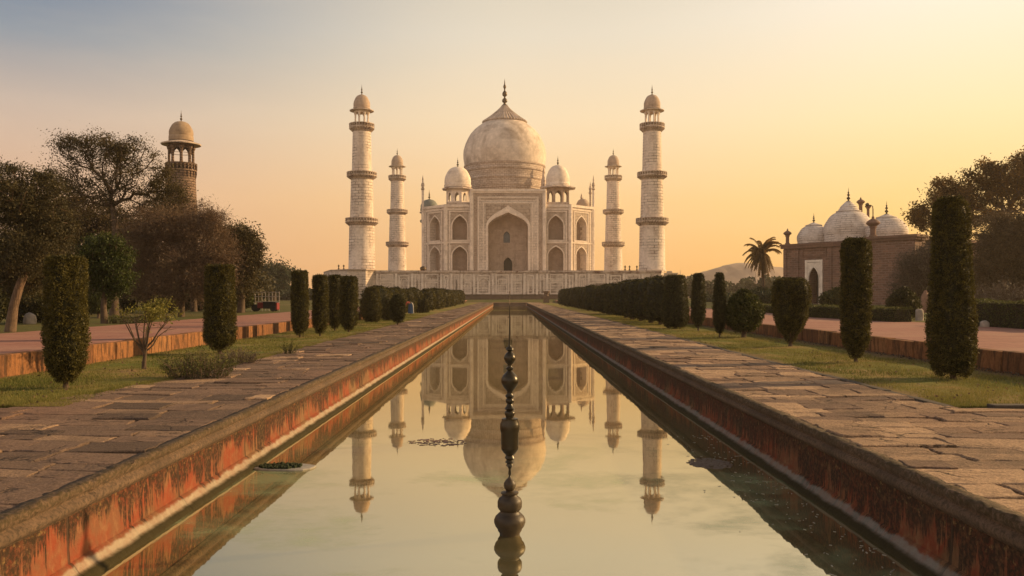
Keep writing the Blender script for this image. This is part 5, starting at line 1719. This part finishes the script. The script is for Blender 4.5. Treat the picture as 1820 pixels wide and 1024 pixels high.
def scrub(name, label, cat, loc, w_, h_, dpt, seed, n, leaf, mat, spread_up=0.5, aspect=0.35, group=None):
    """low untidy bush: arching twigs with small leaves"""
    rng = np.random.default_rng(seed)
    t = thing(name, label, cat, loc, 0, group)
    b = MB()
    C = []
    for q in range(n):
        a = rng.uniform(0, 6.28)
        f = math.sqrt(rng.random())
        bx_, by_ = w_ * 0.5 * f * math.cos(a), dpt * 0.5 * f * math.sin(a)
        L = h_ * (1.1 - 0.5 * f) * rng.uniform(0.7, 1.25)
        dx, dy = (bx_ / w_ * 1.3 + rng.normal(0, 0.25)) * L, (by_ / dpt * 1.1 + rng.normal(0, 0.25)) * L
        p0, p1, p2 = np.array([bx_ * 0.8, by_ * 0.8, -0.02]), np.array([bx_ * 0.8 + dx * 0.45, by_ * 0.8 + dy * 0.45, L * 0.62]), np.array([bx_ * 0.8 + dx, by_ * 0.8 + dy, L])
        b.tube([p0, p1, p2], [0.006 * h_ / 0.6, 0.004 * h_ / 0.6, 0.0015], 3)
        for f2 in rng.random(15):
            pp = (1 - f2) ** 2 * p0 + 2 * f2 * (1 - f2) * p1 + f2 * f2 * p2
            C.append(pp + rng.normal(0, 0.030 * h_ / 0.6, 3))
    C = np.array(C)
    C[:, 2] = np.maximum(C[:, 2], 0.01)
    Vl, Fl = leafset(rng, C, leaf, aspect, np.array([0, 0, spread_up]))
    tint = np.clip(0.15 + 0.55 * C[:, 2] / h_ + rng.normal(0, 0.18, len(C)), 0, 1)
    b.build('twigs', M['bark'], t)
    link('foliage', fast_mesh('foliage', Vl, Fl, np.repeat(tint, 4)), M[mat], t)
    return t


loc, h, rd = from_px(350, 622, 673, 110)
scrub('scrub_bush', 'low scrubby bush with fine arching stems beside the left walkway', 'bush', (loc[0], loc[1] + 0.1, loc[2]), 1.35, 0.55, 0.9, 220, 190, 0.05, 'hedge')
loc, h, rd = from_px(424, 617, 646, 80)
scrub('scrub_bush', 'dry straw coloured part of the scrub trailing right toward the walkway', 'bush', (loc[0], loc[1], loc[2]), 1.15, 0.36, 0.6, 221, 130, 0.05, 'bramble', 0.2, 0.22)
loc, h, rd = from_px(514, 604, 629, 20)
scrub('weed_tuft', 'small upright weed at the left walkway edge below the slim cypress', 'weed', loc, 0.28, 0.34, 0.28, 222, 40, 0.05, 'hedge')


# shrubs, hedges and stones beyond the left path
def shrub(name, label, px, yt, yb, wpx, seed, n, lf, mat, prof=BALL, cat='shrub', group='shrubs beyond the left path', z=GZ, stem=0.04, lump=0.13, **kw):
    loc, h, rd = from_px(px, yt, yb, wpx, z)
    return topiary(name, label, cat, loc, h, rd, prof, seed, n, lf, mat, group, stem, lump, **kw)


shrub('shrub', 'round topped shrub on a short stem right of the wide left cypress', 175, 523, 566, 36, 230, 6000, 0.09, 'hedge', stem=0.28, tintlift=-0.2)
shrub('shrub', 'narrow upright dark shrub below the dome shaped tree', 229, 508, 556, 26, 231, 5000, 0.10, 'cyp_dark', CONE)
shrub('shrub', 'wide dark shrub behind the pale leaning trunk', 60, 520, 574, 95, 232, 9000, 0.10, 'cyp_dark', ry=0.7)
shrub('shrub', 'low dark shrub left of the pale trunk at the frame edge', -30, 500, 578, 80, 233, 7000, 0.10, 'cyp_dark')
shrub('clipped_hedge', 'long low clipped dark hedge below the russet trees', 325, 526, 553, 78, 234, 7000, 0.12, 'hedge', BLOCK, 'hedge', sq=5, tintlift=-0.1, lump=0.05, ry=0.35)
shrub('shrub', 'rounded shrub on a stem left of the red cart', 434, 516, 554, 30, 235, 6000, 0.12, 'hedge', stem=0.2, tintlift=-0.1)
shrub('shrub', 'dark shrub under the bare twigs left of the flat topped cypress', 285, 520, 556, 60, 236, 7000, 0.13, 'cyp_dark')
shrub('shrub', 'dark shrub behind the flat topped cypress', 385, 505, 553, 60, 237, 7000, 0.13, 'cyp_dark')
shrub('shrub', 'dark undergrowth shrub below the dome shaped tree', 140, 515, 560, 80, 238, 8000, 0.12, 'cyp_dark', ry=0.6)
loc, h, rd = from_px(228, 552, 575, 60, GZ)
scrub('weed_patch', 'loose patch of bright weeds at the far edge of the left path', 'weeds', loc, 1.9, 0.42, 0.7, 239, 110, 0.07, 'hedge')


def boulder(label, px, yt, yb, wpx, z, mt, seed, fl=0.8, square=False):
    loc, h, rd = from_px(px, yt, yb, wpx, z)
    rr = np.random.default_rng(seed)
    b = MB()
    prof_ = [(0.9, -0.05), (1.0, 0.15), (0.96, 0.45), (0.8, 0.75), (0.5, 0.93), (0.15, 1.0)] if not square else [(1.0, -0.05), (1.0, 0.3), (0.94, 0.7), (0.86, 0.92), (0.6, 1.0)]
    vs_, seg = [], 12
    b.lathe([(rd * a, h * c) for a, c in prof_], seg)
    b.v = [(x * (1 + rr.normal(0, 0.09)), y * (1 + rr.normal(0, 0.09)), z_ + rr.normal(0, 0.03) * h) for x, y, z_ in b.v]
    tag(b.build('boulder', M[mt], smooth=50, loc=loc), label, 'boulder', 'boulders beside the garden paths')


M['rock'] = plain('pale_rock', (0.30, 0.25, 0.21), 0.9, 0.45, 3, bump=0.8)
M['rock_brown'] = plain('brown_rock', (0.22, 0.13, 0.09), 0.9, 0.35, 3, bump=0.8)
boulder('pale boulder in the dark grass right of the leaning trunk', 53, 556, 576, 22, GZ, 'rock', 1)
boulder('brown rounded boulder behind the dark bush by the tallest cypress', 1645, 517, 556, 17, GZ, 'rock_brown', 2)
boulder('whitish upright stone at the plaza edge left of the tallest cypress', 1634, 550, 570, 14, GZ, 'rock', 3, square=True)
boulder('grey flat stone at the hedge foot right of the tallest cypress', 1750, 570, 582, 16, GZ, 'rock', 4)

# ---------------- right side planting
rg = 'hedges along the right path'
for i, (px0, px1, D0, D1, hh, lab) in enumerate([(1350, 1445, 62, 47, 0.52, 'low clipped hedge behind the vase shaped cypress on the right'), (1448, 1606, 46, 37.5, 0.62, 'low clipped hedge behind the tall straight cypress'), (1738, 1930, 33.5, 27.5, 0.95, 'taller clipped hedge at the right frame edge beyond the path')]):
    x0, x1 = wp(px0, 0, D0)[0], wp(px1, 0, D1)[0]
    rng = np.random.default_rng(240 + i)
    t = thing('clipped_hedge', lab, 'hedge', ((x0 + x1) / 2, (D0 + D1) / 2, GZ), math.atan2(D1 - D0, x1 - x0), rg)
    L = math.hypot(x1 - x0, D1 - D0)
    nl = int(9000 * L / 8)
    hw = 0.42
    side = rng.random(nl)
    C = np.zeros((nl, 3))
    C[:, 0] = rng.uniform(-L / 2, L / 2, nl)
    wav = 1 + 0.05 * np.sin(C[:, 0] * 1.9) + 0.04 * np.sin(C[:, 0] * 4.3 + 1)
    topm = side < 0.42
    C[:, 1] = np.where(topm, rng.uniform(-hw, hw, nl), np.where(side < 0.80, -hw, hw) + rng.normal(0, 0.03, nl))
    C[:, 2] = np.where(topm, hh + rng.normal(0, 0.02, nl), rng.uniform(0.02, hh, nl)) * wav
    ends = rng.random(nl) < 0.05
    C[ends, 0] = np.sign(C[ends, 0]) * L / 2
    C[ends, 1] = rng.uniform(-hw, hw, ends.sum())
    Vl, Fl = leafset(rng, C, 0.065, 0.6)
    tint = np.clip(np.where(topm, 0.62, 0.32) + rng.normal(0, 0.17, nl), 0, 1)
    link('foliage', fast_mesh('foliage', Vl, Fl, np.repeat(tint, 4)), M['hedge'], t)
    b = MB()
    b.box(-L / 2 + 0.03, L / 2 - 0.03, -hw + 0.05, hw - 0.05, -0.03, hh - 0.05)
    b.build('inner_twigs', M['core'], t)

rs = 'shrubs beyond the right path'
shrub('shrub', 'wide shrub right of the mosque door', 1490, 515, 552, 64, 250, 8000, 0.16, 'hedge', group=rs, tintlift=-0.18, ry=0.6)
shrub('shrub', 'dark bush beside the whitish upright stone', 1606, 514, 568, 50, 251, 10000, 0.085, 'cyp_dark', group=rs)
shrub('shrub', 'hazy grey green shrub left of the vase shaped cypress, under the palm', 1352, 514, 546, 80, 252, 7000, 0.18, 'tree_far', group=rs, ry=0.6)
shrub('shrub', 'small low shrub in front of the mosque wall', 1430, 538, 552, 26, 253, 3000, 0.12, 'hedge', group=rs)
loc, h, rd = from_px(1788, 506, 560, 120, GZ)
scrub('bramble', 'grey brown bramble thicket behind the taller right hedge', 'bramble', loc, 5.2, 1.95, 2.2, 254, 420, 0.16, 'bramble', 0.1, 0.3)

tree_px('tall_tree', 'large gold edged tree rising at the right frame edge behind the tallest cypress', 84, 1790,
        [(1690, 345, 42, 30, 0, 1.3), (1745, 335, 45, 36, 0, 1.4), (1800, 320, 45, 40, 0, 1.4), (1850, 330, 60, 60, 0, 1.8), (1650, 385, 34, 26, 0, 0.9), (1720, 385, 50, 30, 1, 1.0), (1800, 390, 70, 50, 1, 1.6), (1822, 284, 22, 14, 0, 0.4), (1672, 420, 30, 20, 0, 0.5), (1760, 300, 26, 14, 0, 0.4), (1880, 280, 50, 30, 0, .7)],
        [(1790, 550, 0), (1788, 500, 0), (1792, 450, 0), (1786, 410, 0), (1790, 380, 0)], 0.42, 520, 75, 0.25, 0.36, 'tree_gold', 'bark', 260, group='trees on the right', rtip=0.05)
tree_px('shade_tree', 'dense dark tree mass below the gold edged crown at the right frame edge', 68, 1815,
        [(1800, 420, 60, 40, 0, 1.6), (1770, 465, 45, 45, 0, 1.4), (1840, 460, 70, 60, 0, 2), (1760, 510, 36, 26, 0, 0.9), (1830, 515, 70, 30, 0, 1), (1880, 400, 60, 50, 0, 1.2)],
        [(1815, 550, 0), (1814, 520, 0), (1816, 480, 0), (1812, 450, 0)], 0.28, 640, 170, 0.16, 0.40, 'tree_brown2', 'bark', 261, group='trees on the right')
tree_px('bare_tree', 'hazy twiggy dark tree in front of the mosque side block', 78, 1630,
        [(1630, 470, 32, 26, 0, 1.2), (1612, 510, 26, 30, 0, 1), (1650, 500, 30, 40, 0, 1.2), (1600, 535, 22, 14, 0, .5), (1655, 450, 22, 20, 0, .6)],
        [(1632, 548, 0), (1633, 530, 0), (1630, 505, 0), (1632, 490, 0)], 0.14, 380, 80, 0.20, 0.34, 'bramble', 'bark', 262, group='trees on the right', aspect=0.3, rtip=0.02)

# coconut palm
pd = 128.0
ps = pd / F
ox = wp(1356, 0, pd)[0]
pt_ = thing('palm_tree', 'lone coconut palm with drooping fronds left of the mosque', 'palm', (ox, pd, 0.4))
ph_ = HC - (452 - VY) * ps - 0.4
b = MB()
b.tube([(0.15, 0, -0.2), (0.1, 0, 2), (0.0, 0, ph_ * 0.6), (-0.15, 0, ph_)], [0.36, 0.28, 0.24, 0.22], 9)
b.build('trunk', M['bark'], pt_, smooth=60)
rng = np.random.default_rng(270)
Vs, Fs, Ts, o_ = [], [], [], 0
for q in range(64):
    a = q * 2.399 + rng.normal(0, 0.15)
    el_ = rng.uniform(-1.1, 1.25) if q > 8 else rng.uniform(0.8, 1.4)
    L = rng.uniform(2.7, 3.9)
    p = np.array([-0.15, 0, ph_ + 0.05])
    dirv_ = np.array([math.cos(a) * math.cos(el_), math.sin(a) * math.cos(el_), math.sin(el_)])
    side_ = np.cross(dirv_, [0, 0, 1.0])
    side_ /= np.linalg.norm(side_) + 1e-6
    steps = 16
    for s_ in range(steps):
        f = s_ / steps
        p2 = p + dirv_ * (L / steps)
        dirv_ = dirv_ + np.array([0, 0, -0.095 - 0.06 * f])
        dirv_ /= np.linalg.norm(dirv_)
        ll = 0.75 * math.sin(min(1, f * 1.6 + 0.25) * math.pi * 0.62) * (1 - 0.45 * f)
        for sg in (-1, 1):
            for w2 in range(3):
                pp = p + (p2 - p) * (w2 / 3)
                tip = pp + side_ * sg * ll * 0.75 + dirv_ * ll * 0.45 + np.array([0, 0, -ll * rng.uniform(0.35, 0.75)])
                wv = (p2 - p) / np.linalg.norm(p2 - p) * 0.045
                Vs += [pp - wv, pp + wv, (pp + tip) / 2 + wv + np.array([0, 0, 0.05]), tip]
                Fs.append((o_, o_ + 1, o_ + 2, o_ + 3))
                Ts += [min(1, max(0, 0.35 + el_ * 0.25 + rng.normal(0, 0.12)))] * 4
                o_ += 4
        p = p2
link('crown', fast_mesh('crown', np.array(Vs), np.array(Fs), np.array(Ts)), M['tree_gold'], pt_)


# far woods and hills
def wood(label, items, D, seed, leaf, mat, z=0.4):
    rng = np.random.default_rng(seed)
    C = []
    for (px, py, rx, ry, n) in items:
        x, y, zc = wp(px, py, D)
        d = rng.normal(0, 1, (n, 3))
        d /= np.linalg.norm(d, axis=1, keepdims=True)
        d *= rng.random((n, 1)) ** 0.4
        C.append(np.array([x, D + rng.uniform(-6, 6), zc]) + d * np.array([rx * D / F, 6, ry * D / F]))
    C = np.concatenate(C)
    C = C[C[:, 2] > 0]
    Vl, Fl = leafset(rng, C, leaf, 0.7)
    tint = np.clip(0.3 + rng.normal(0, 0.2, len(C)), 0, 1)
    o = link('distant_wood', fast_mesh('distant_wood', Vl, Fl, np.repeat(tint, 4)), M[mat])
    tag(o, label, 'wood', kind='stuff')


r = random.Random(77)
it = []
for px in range(1195, 1420, 9):
    top = 497 + 7 * math.sin(px * 0.05) + r.uniform(-4, 4) + (8 if px < 1225 else 0)
    it.append((px, (top + 530) / 2, 11, (530 - top) / 2, 460))
wood('hazy line of trees below the hills left of the palm', it, 270, 301, 1.0, 'tree_far')
it = []
for px in range(1255, 1420, 9):
    top = 520 + 5 * math.sin(px * 0.07) + r.uniform(-3, 3)
    it.append((px, (top + 540) / 2, 10, (540 - top) / 2, 420))
wood('nearer hazy scrub under the palm', it, 150, 302, 0.5, 'tree_far')
it = []
for px in range(430, 625, 8):
    top = 508 + 6 * math.sin(px * 0.06) + r.uniform(-3, 3)
    it.append((px, (top + 534) / 2, 9, (534 - top) / 2, 360))
wood('hazy line of shrubs behind the red cart', it, 210, 303, 0.7, 'tree_far')
it = []
for px in range(-120, 460, 14):
    top = 470 + 14 * math.sin(px * 0.03) + r.uniform(-8, 8)
    it.append((px, (top + 540) / 2, 16, (540 - top) / 2, 420))
wood('dark undergrowth closing the view behind the left trees', it, 84, 304, 0.4, 'tree_dark')
it = []
for px in range(1650, 2010, 14):
    top = 450 + 14 * math.sin(px * 0.03) + r.uniform(-8, 8)
    it.append((px, (top + 545) / 2, 16, (545 - top) / 2, 420))
wood('dark undergrowth closing the view behind the right trees', it, 98, 305, 0.45, 'tree_dark')

M['hill'] = plain('hazy_hill', (0.27, 0.20, 0.16), 0.95, 0.4, 0.02)  # base colour paled to paint in part of the distance haze


def hills():
    D = 860
    rr = np.random.default_rng(5)
    cps = [(560, 524), (900, 520), (1150, 512), (1200, 497), (1240, 486), (1290, 471), (1315, 467), (1345, 469), (1400, 478), (1470, 470), (1540, 462), (1640, 476), (1800, 470), (2000, 490), (2300, 520)]
    px = np.arange(560, 2300, 6)
    py = np.interp(px, [c[0] for c in cps], [c[1] for c in cps]) + rr.normal(0, 0.35, len(px))
    rows = 9
    V = np.zeros((rows, len(px), 3))
    for k_ in range(rows):
        f = k_ / (rows - 1)
        d = D - 130 * (1 - f)
        V[k_, :, 0] = (px - VX) * D / F
        V[k_, :, 1] = d + rr.normal(0, 3, len(px))
        V[k_, :, 2] = (HC - (py - VY) * D / F) * math.sin(f * math.pi / 2) ** 1.3 - 1 * (1 - f)
    back = V[-1:].copy()
    back[..., 1] += 55
    back[..., 2] -= 20
    V = np.concatenate([V, back])
    n = len(px)
    idx = np.arange((rows + 1) * n).reshape(rows + 1, n)
    Fq = np.stack([idx[:-1, :-1], idx[:-1, 1:], idx[1:, 1:], idx[1:, :-1]], -1).reshape(-1, 4)
    tag(link('hills', fast_mesh('hills', V.reshape(-1, 3), Fq, smooth=True), M['hill']), kind='structure')


hills()
# small pale far buildings right of the plinth
M['far_wall'] = plain('far_plaster', (0.42, 0.36, 0.30), 0.9, 0.2, 0.6)
for px0, px1, yt, D, lab in ((1183, 1204, 484, 330, 'pale flat roofed building just right of the plinth corner'), (1212, 1226, 495, 330, 'low pale building between the hedge row top and the hills')):
    x0, x1 = wp(px0, 0, D)[0], wp(px1, 0, D)[0]
    zt = HC - (yt - VY) * D / F - 0.4
    t = thing('far_building', lab, 'building', ((x0 + x1) / 2, D, 0.4), 0, 'far buildings')
    b = MB()
    hw = (x1 - x0) / 2
    b.box(-hw, hw, 0, 6, 0, zt - 0.6)
    b.build('wall', M['far_wall'], t)
    b = MB()
    b.box(-hw - 0.3, hw + 0.3, -0.3, 6.3, zt - 0.6, zt - 0.25)
    b.box(-hw * 0.5, hw * 0.2, 1, 4, zt - 0.25, zt + 0.5)
    b.build('roof', M['far_wall'], t)
    for q in range(3):
        b = MB()
        xx = -hw * 0.66 + q * hw * 0.66
        b.box(xx - 0.35, xx + 0.35, -0.05, 0.1, zt - 3.0, zt - 1.5)
        b.build('window', M['dark_opening'], t)
b = MB()
px_ = wp(1209, 0, 330)[0]
b.lathe([(0.35, 0), (0.3, 7), (0.18, 8), (0.1, 10.4), (0.02, 11.4)], 8)
tag(b.build('far_spire', M['capstone'], loc=(px_, 330, 0.4)), 'thin far spire sticking up above the near end of the right hedge row', 'spire')

# ---------------- grass blades on the lawns
rng = np.random.default_rng(400)


def blades(x0, x1, n, label):
    y = LAWN0 + 60 * rng.random(n) ** 2.1
    x = rng.uniform(x0, x1, n)
    keepb = np.sin(x * 1.7 + 2.2 * np.sin(y * 0.7)) * np.sin(y * 1.2 + 1.5 * np.sin(x * 1.9)) + rng.normal(0, 0.35, n) > -0.55
    keepb &= (np.abs(x) > 6.55 + 0.25 * np.sin(y * 1.9) + rng.normal(0, 0.12, n)) & (np.abs(x) < 9.95 + 0.15 * np.sin(y * 1.3) + rng.normal(0, 0.12, n))
    x, y = x[keepb], y[keepb]
    n = len(x)
    hgt = rng.uniform(0.02, 0.045, n) * (1 + 0.4 * (np.sin(x * 2.1) * np.sin(y * 1.3) > 0.3))
    a = rng.uniform(0, 6.28, n)
    wd = 0.0035 + 0.00016 * y
    lean = rng.normal(0, 0.5, (n, 2)) * hgt[:, None]
    V = np.zeros((n, 3, 3))
    V[:, 0] = np.stack([x - wd * np.cos(a), y - wd * np.sin(a), np.full(n, -0.035)], -1)
    V[:, 1] = np.stack([x + wd * np.cos(a), y + wd * np.sin(a), np.full(n, -0.035)], -1)
    V[:, 2] = np.stack([x + lean[:, 0], y + lean[:, 1], -0.02 + hgt], -1)
    nz = 0.5 + 0.28 * np.sin(x * 0.9 + 1.3 * np.sin(y * 0.6)) + 0.22 * np.sin(y * 1.1 + 2 * np.sin(x * 0.7))
    tint = np.clip(0.65 * nz + rng.normal(0.05, 0.2, n), 0, 1)
    o = link('grass', fast_mesh('grass', V.reshape(-1, 3), np.arange(3 * n).reshape(n, 3), np.repeat(tint, 3)), M['grass'])
    tag(o, label, 'grass', kind='stuff')


blades(TER_L + 0.15, LAWN_L - 0.05, 90000, 'short green grass of the left lawn')
blades(LAWN_R + 0.15, TER_R - 0.15, 100000, 'short yellowing grass of the right lawn')
# grass fringe along the lawn side of the left walkway and dead leaves by the right terrace wall
n = 9000
yy = LAWN0 + 50 * rng.random(n) ** 1.8
xx = np.array([out_left(v) for v in yy]) + rng.normal(-0.02, 0.05, n)
V = np.zeros((n, 3, 3))
hg = rng.uniform(0.03, 0.075, n)
a = rng.uniform(0, 6.28, n)
V[:, 0] = np.stack([xx - 0.006 * np.cos(a), yy - 0.006 * np.sin(a), np.full(n, -0.04)], -1)
V[:, 1] = np.stack([xx + 0.006 * np.cos(a), yy + 0.006 * np.sin(a), np.full(n, -0.04)], -1)
V[:, 2] = np.stack([xx + rng.normal(0, 0.03, n), yy + rng.normal(0, 0.03, n), hg - 0.02], -1)
tag(link('grass', fast_mesh('grass', V.reshape(-1, 3), np.arange(3 * n).reshape(n, 3), np.repeat(rng.random(n) * 0.7, 3)), M['grass']), 'grass fringe along the outer edge of the left walkway', 'grass', kind='stuff')
n = 1500
C = np.stack([TER_R - 0.15 - np.abs(rng.normal(0, 0.16, n)), 12.5 + 40 * rng.random(n) ** 1.5, np.full(n, 0.0) + rng.uniform(-0.01, 0.02, n)], -1)
Vl, Fl = leafset(rng, C, 0.055, 0.6)
tag(link('fallen_leaves', fast_mesh('fallen_leaves', Vl, Fl, np.repeat(rng.random(n), 4)), M['bramble']), 'dry leaves lying along the foot of the right terrace wall', 'leaves', kind='stuff')

for x0, x1, lab in ((TER_L + 0.2, LAWN_L - 0.2, 'dry leaves scattered on the left lawn'), (LAWN_R + 0.2, TER_R - 0.3, 'dry leaves scattered on the right lawn')):
    n = 420
    C = np.stack([rng.uniform(x0, x1, n), LAWN0 + 40 * rng.random(n) ** 1.6, rng.uniform(0.005, 0.03, n)], -1)
    Vl, Fl = leafset(rng, C, 0.05, 0.6)
    tag(link('fallen_leaves', fast_mesh('fallen_leaves', Vl, Fl, np.repeat(rng.random(n), 4)), M['tree_brown']), lab, 'leaves', kind='stuff')

# ---------------- small red cart and railing by the left path
M['red_paint'] = plain('red_paint', (0.17, 0.022, 0.024), 0.5, 0.25, 2)
M['black_panel'] = plain('black_panel', (0.016, 0.014, 0.016), 0.6, 0.3, 2)
M['rubber'] = plain('rubber', (0.018, 0.018, 0.020), 0.8, 0.2, 4)
M['pale_metal'] = plain('pale_metal', (0.34, 0.29, 0.26), 0.5, 0.2, 4)
cd = 62.0
cs = cd / F
cx = wp(474, 0, cd)[0]
t = thing('red_cart', 'low dark handcart with red side panels at the far edge of the left path', 'cart', (cx, cd, GZ + 0.02))
b = MB()
b.box(-0.18, 0.72, -0.32, 0.32, 0.20, 0.66)
b.box(-0.20, 0.74, -0.35, 0.35, 0.64, 0.70)
b.build('bin', M['black_panel'], t, bevel=0.02)
b = MB()
b.box(-0.62, -0.185, -0.30, 0.30, 0.22, 0.66)
b.build('red_panel', M['red_paint'], t, bevel=0.03)
b = MB()
b.box(0.745, 0.86, -0.33, 0.33, 0.12, 0.64)
b.build('red_panel', M['red_paint'], t, bevel=0.03)
for wx, wy in ((-0.78, -0.22), (-0.78, 0.22), (0.55, -0.30), (0.55, 0.30)):
    b = MB()
    rw = 0.26 if wx < 0 else 0.20
    b.lathe([(rw * 0.35, -0.07), (rw * 0.8, -0.08), (rw, -0.05), (rw, 0.05), (rw * 0.8, 0.08), (rw * 0.35, 0.07)], 20)
    b.v = [(x + wx, z + wy, y + rw) for x, y, z in b.v]
    b.build('wheel', M['rubber'], t, smooth=40)
b = MB()
b.tube([(-0.85, -0.2, 0.42), (-0.62, -0.2, 0.45)], 0.025)
b.tube([(-0.85, 0.2, 0.42), (-0.62, 0.2, 0.45)], 0.025)
b.build('axle_arms', M['rubber'], t)
fd = 64.0
t = thing('railing', 'pale open railing standing behind the red cart', 'railing', (wp(472, 0, fd)[0], fd, GZ))
for q in range(9):
    b = MB()
    xx = -1.05 + q * 0.26
    b.box(xx - 0.022, xx + 0.022, -0.02, 0.02, 0, 1.42)
    b.build('post', M['pale_metal'], t)
b = MB()
for v in (0.70, 1.08, 1.42):
    b.box(-1.08, 1.06, -0.03, 0.03, v, v + 0.045)
b.build('rails', M['pale_metal'], t)

# ---------------- stooping gardener by the left hedge row


def skin(name, pts, edges, mat, parent, sub=1):
    me = bpy.data.meshes.new(name)
    me.from_pydata([p[:3] for p in pts], edges, [])
    o = link(name, me, mat, parent)
    o.modifiers.new('skin', 'SKIN')
    if not me.skin_vertices:
        bpy.context.view_layer.objects.active = o
    sv = me.skin_vertices[0].data if me.skin_vertices else None
    if sv:
        for i, p in enumerate(pts):
            sv[i].radius = (p[3], p[3])
        sv[0].use_root = True
    s_ = o.modifiers.new('sub', 'SUBSURF')
    s_.levels = s_.render_levels = sub
    return o


M['skin'] = plain('brown_skin', (0.20, 0.10, 0.06), 0.6, 0.1, 5)
M['red_cloth'] = plain('red_cloth', (0.30, 0.055, 0.040), 0.9, 0.25, 12)
M['blue_cloth'] = plain('blue_cloth', (0.045, 0.085, 0.17), 0.9, 0.25, 12)
M['white_cloth'] = plain('white_cloth', (0.55, 0.52, 0.50), 0.9, 0.15, 12)
M['hair'] = plain('black_hair', (0.012, 0.010, 0.009), 0.6, 0.2, 20)
gx, gd = wp(730, 557, 70.0)[0], 70.0
t = thing('person', 'person in red top and blue skirt stooping with bent back before the left hedge row', 'person', (gx, gd, -0.02))
# pelvis, spine bent forward to the left, head hanging, arms reaching to the ground, legs
bp = [(0.0, 0, 0.86, 0.13), (-0.16, 0, 0.98, 0.125), (-0.36, 0, 1.00, 0.13), (-0.48, 0, 0.95, 0.07), (-0.56, 0, 0.90, 0.075), (-0.62, 0, 0.84, 0.095), (-0.66, 0, 0.76, 0.06),
      (-0.38, 0.16, 0.95, 0.06), (-0.44, 0.18, 0.68, 0.042), (-0.50, 0.14, 0.44, 0.032), (-0.38, -0.16, 0.95, 0.06), (-0.45, -0.18, 0.68, 0.042), (-0.53, -0.13, 0.45, 0.032),
      (0.01, 0.10, 0.80, 0.095), (-0.03, 0.11, 0.44, 0.06), (0.03, 0.11, 0.08, 0.042), (-0.10, 0.12, 0.035, 0.035), (0.01, -0.10, 0.80, 0.095), (-0.02, -0.11, 0.44, 0.06), (0.04, -0.11, 0.08, 0.042), (-0.09, -0.12, 0.035, 0.035)]
be = [(0, 1), (1, 2), (2, 3), (3, 4), (4, 5), (5, 6), (2, 7), (7, 8), (8, 9), (2, 10), (10, 11), (11, 12), (0, 13), (13, 14), (14, 15), (15, 16), (0, 17), (17, 18), (18, 19), (19, 20)]
fing = []
for hx, sy in ((9, 1), (12, -1)):                       # palm and five separate fingers
    base = bp[hx]
    pi_ = len(bp)
    bp.append((base[0] - 0.02, base[1] - 0.01 * sy, base[2] - 0.08, 0.026))
    be.append((hx, pi_))
    for fi, (ox_, L) in enumerate(((-0.030, 0.075), (-0.010, 0.085), (0.010, 0.080), (0.028, 0.06))):
        j = len(bp)
        bp.append((base[0] - 0.03 + ox_, base[1] - 0.012 * sy, base[2] - 0.08 - L * 0.5, 0.009))
        bp.append((base[0] - 0.02 + ox_, base[1] - 0.03 * sy, base[2] - 0.08 - L, 0.008))
        be += [(pi_, j), (j, j + 1)]
    j = len(bp)
    bp.append((base[0] - 0.06, base[1] - 0.03 * sy, base[2] - 0.09, 0.010))
    be.append((pi_, j))
skin('body', bp, be, M['skin'], t)
skin('shirt', [(-0.08, 0, 0.94, 0.15), (-0.20, 0, 1.0, 0.148), (-0.36, 0, 1.01, 0.152), (-0.43, 0, 0.97, 0.10), (-0.385, 0.17, 0.95, 0.08), (-0.42, 0.19, 0.78, 0.065), (-0.385, -0.17, 0.95, 0.08), (-0.42, -0.19, 0.78, 0.065)],
     [(0, 1), (1, 2), (2, 3), (2, 4), (4, 5), (2, 6), (6, 7)], M['red_cloth'], t)
b = MB()
b.lathe([(0.15, 0.95), (0.19, 0.84), (0.20, 0.6), (0.22, 0.35), (0.24, 0.12), (0.22, 0.12), (0.17, 0.5), (0.14, 0.9)], 18, ribs=6, amp=0.05)
b.v = [(x + 0.01 - 0.10 * max(0, z - 0.84), y, z) for x, y, z in b.v]
b.build('skirt', M['blue_cloth'], t, smooth=60)
b = MB()
b.tube([(-0.02, -0.12, 1.07), (0.12, -0.11, 0.98), (0.20, -0.12, 0.82), (0.225, -0.11, 0.5), (0.25, -0.10, 0.14)], [0.035, 0.04, 0.035, 0.035, 0.03], 6)
b.build('sash', M['white_cloth'], t, smooth=60)
b = MB()
b.lathe([(0.02, -0.11), (0.07, -0.10), (0.10, -0.04), (0.105, 0.02), (0.09, 0.07), (0.03, 0.105)], 14)
b.v = [(x * 0.9 - 0.60 + 0.02, y, z + 0.865) for x, y, z in b.v]
b.build('hair', M['hair'], t, smooth=60)

# ------------------------------------------------------------------ dusty evening air
hz, q = material('evening_haze')
pv = q.n('ShaderNodeVolumePrincipled', {'Color': (0.95, 0.80, 0.66, 1), 'Density': 0.00032, 'Anisotropy': 0.35})
q.n('ShaderNodeOutputMaterial', {1: pv})
hz.cycles.homogeneous_volume = True
hz.cycles.volume_sampling = 'MULTIPLE_IMPORTANCE'
b = MB()
b.box(-905, 905, -55, 935, -2.4, 78)
tag(b.build('haze', hz), 'thin dusty evening haze over the gardens', 'haze', kind='stuff')
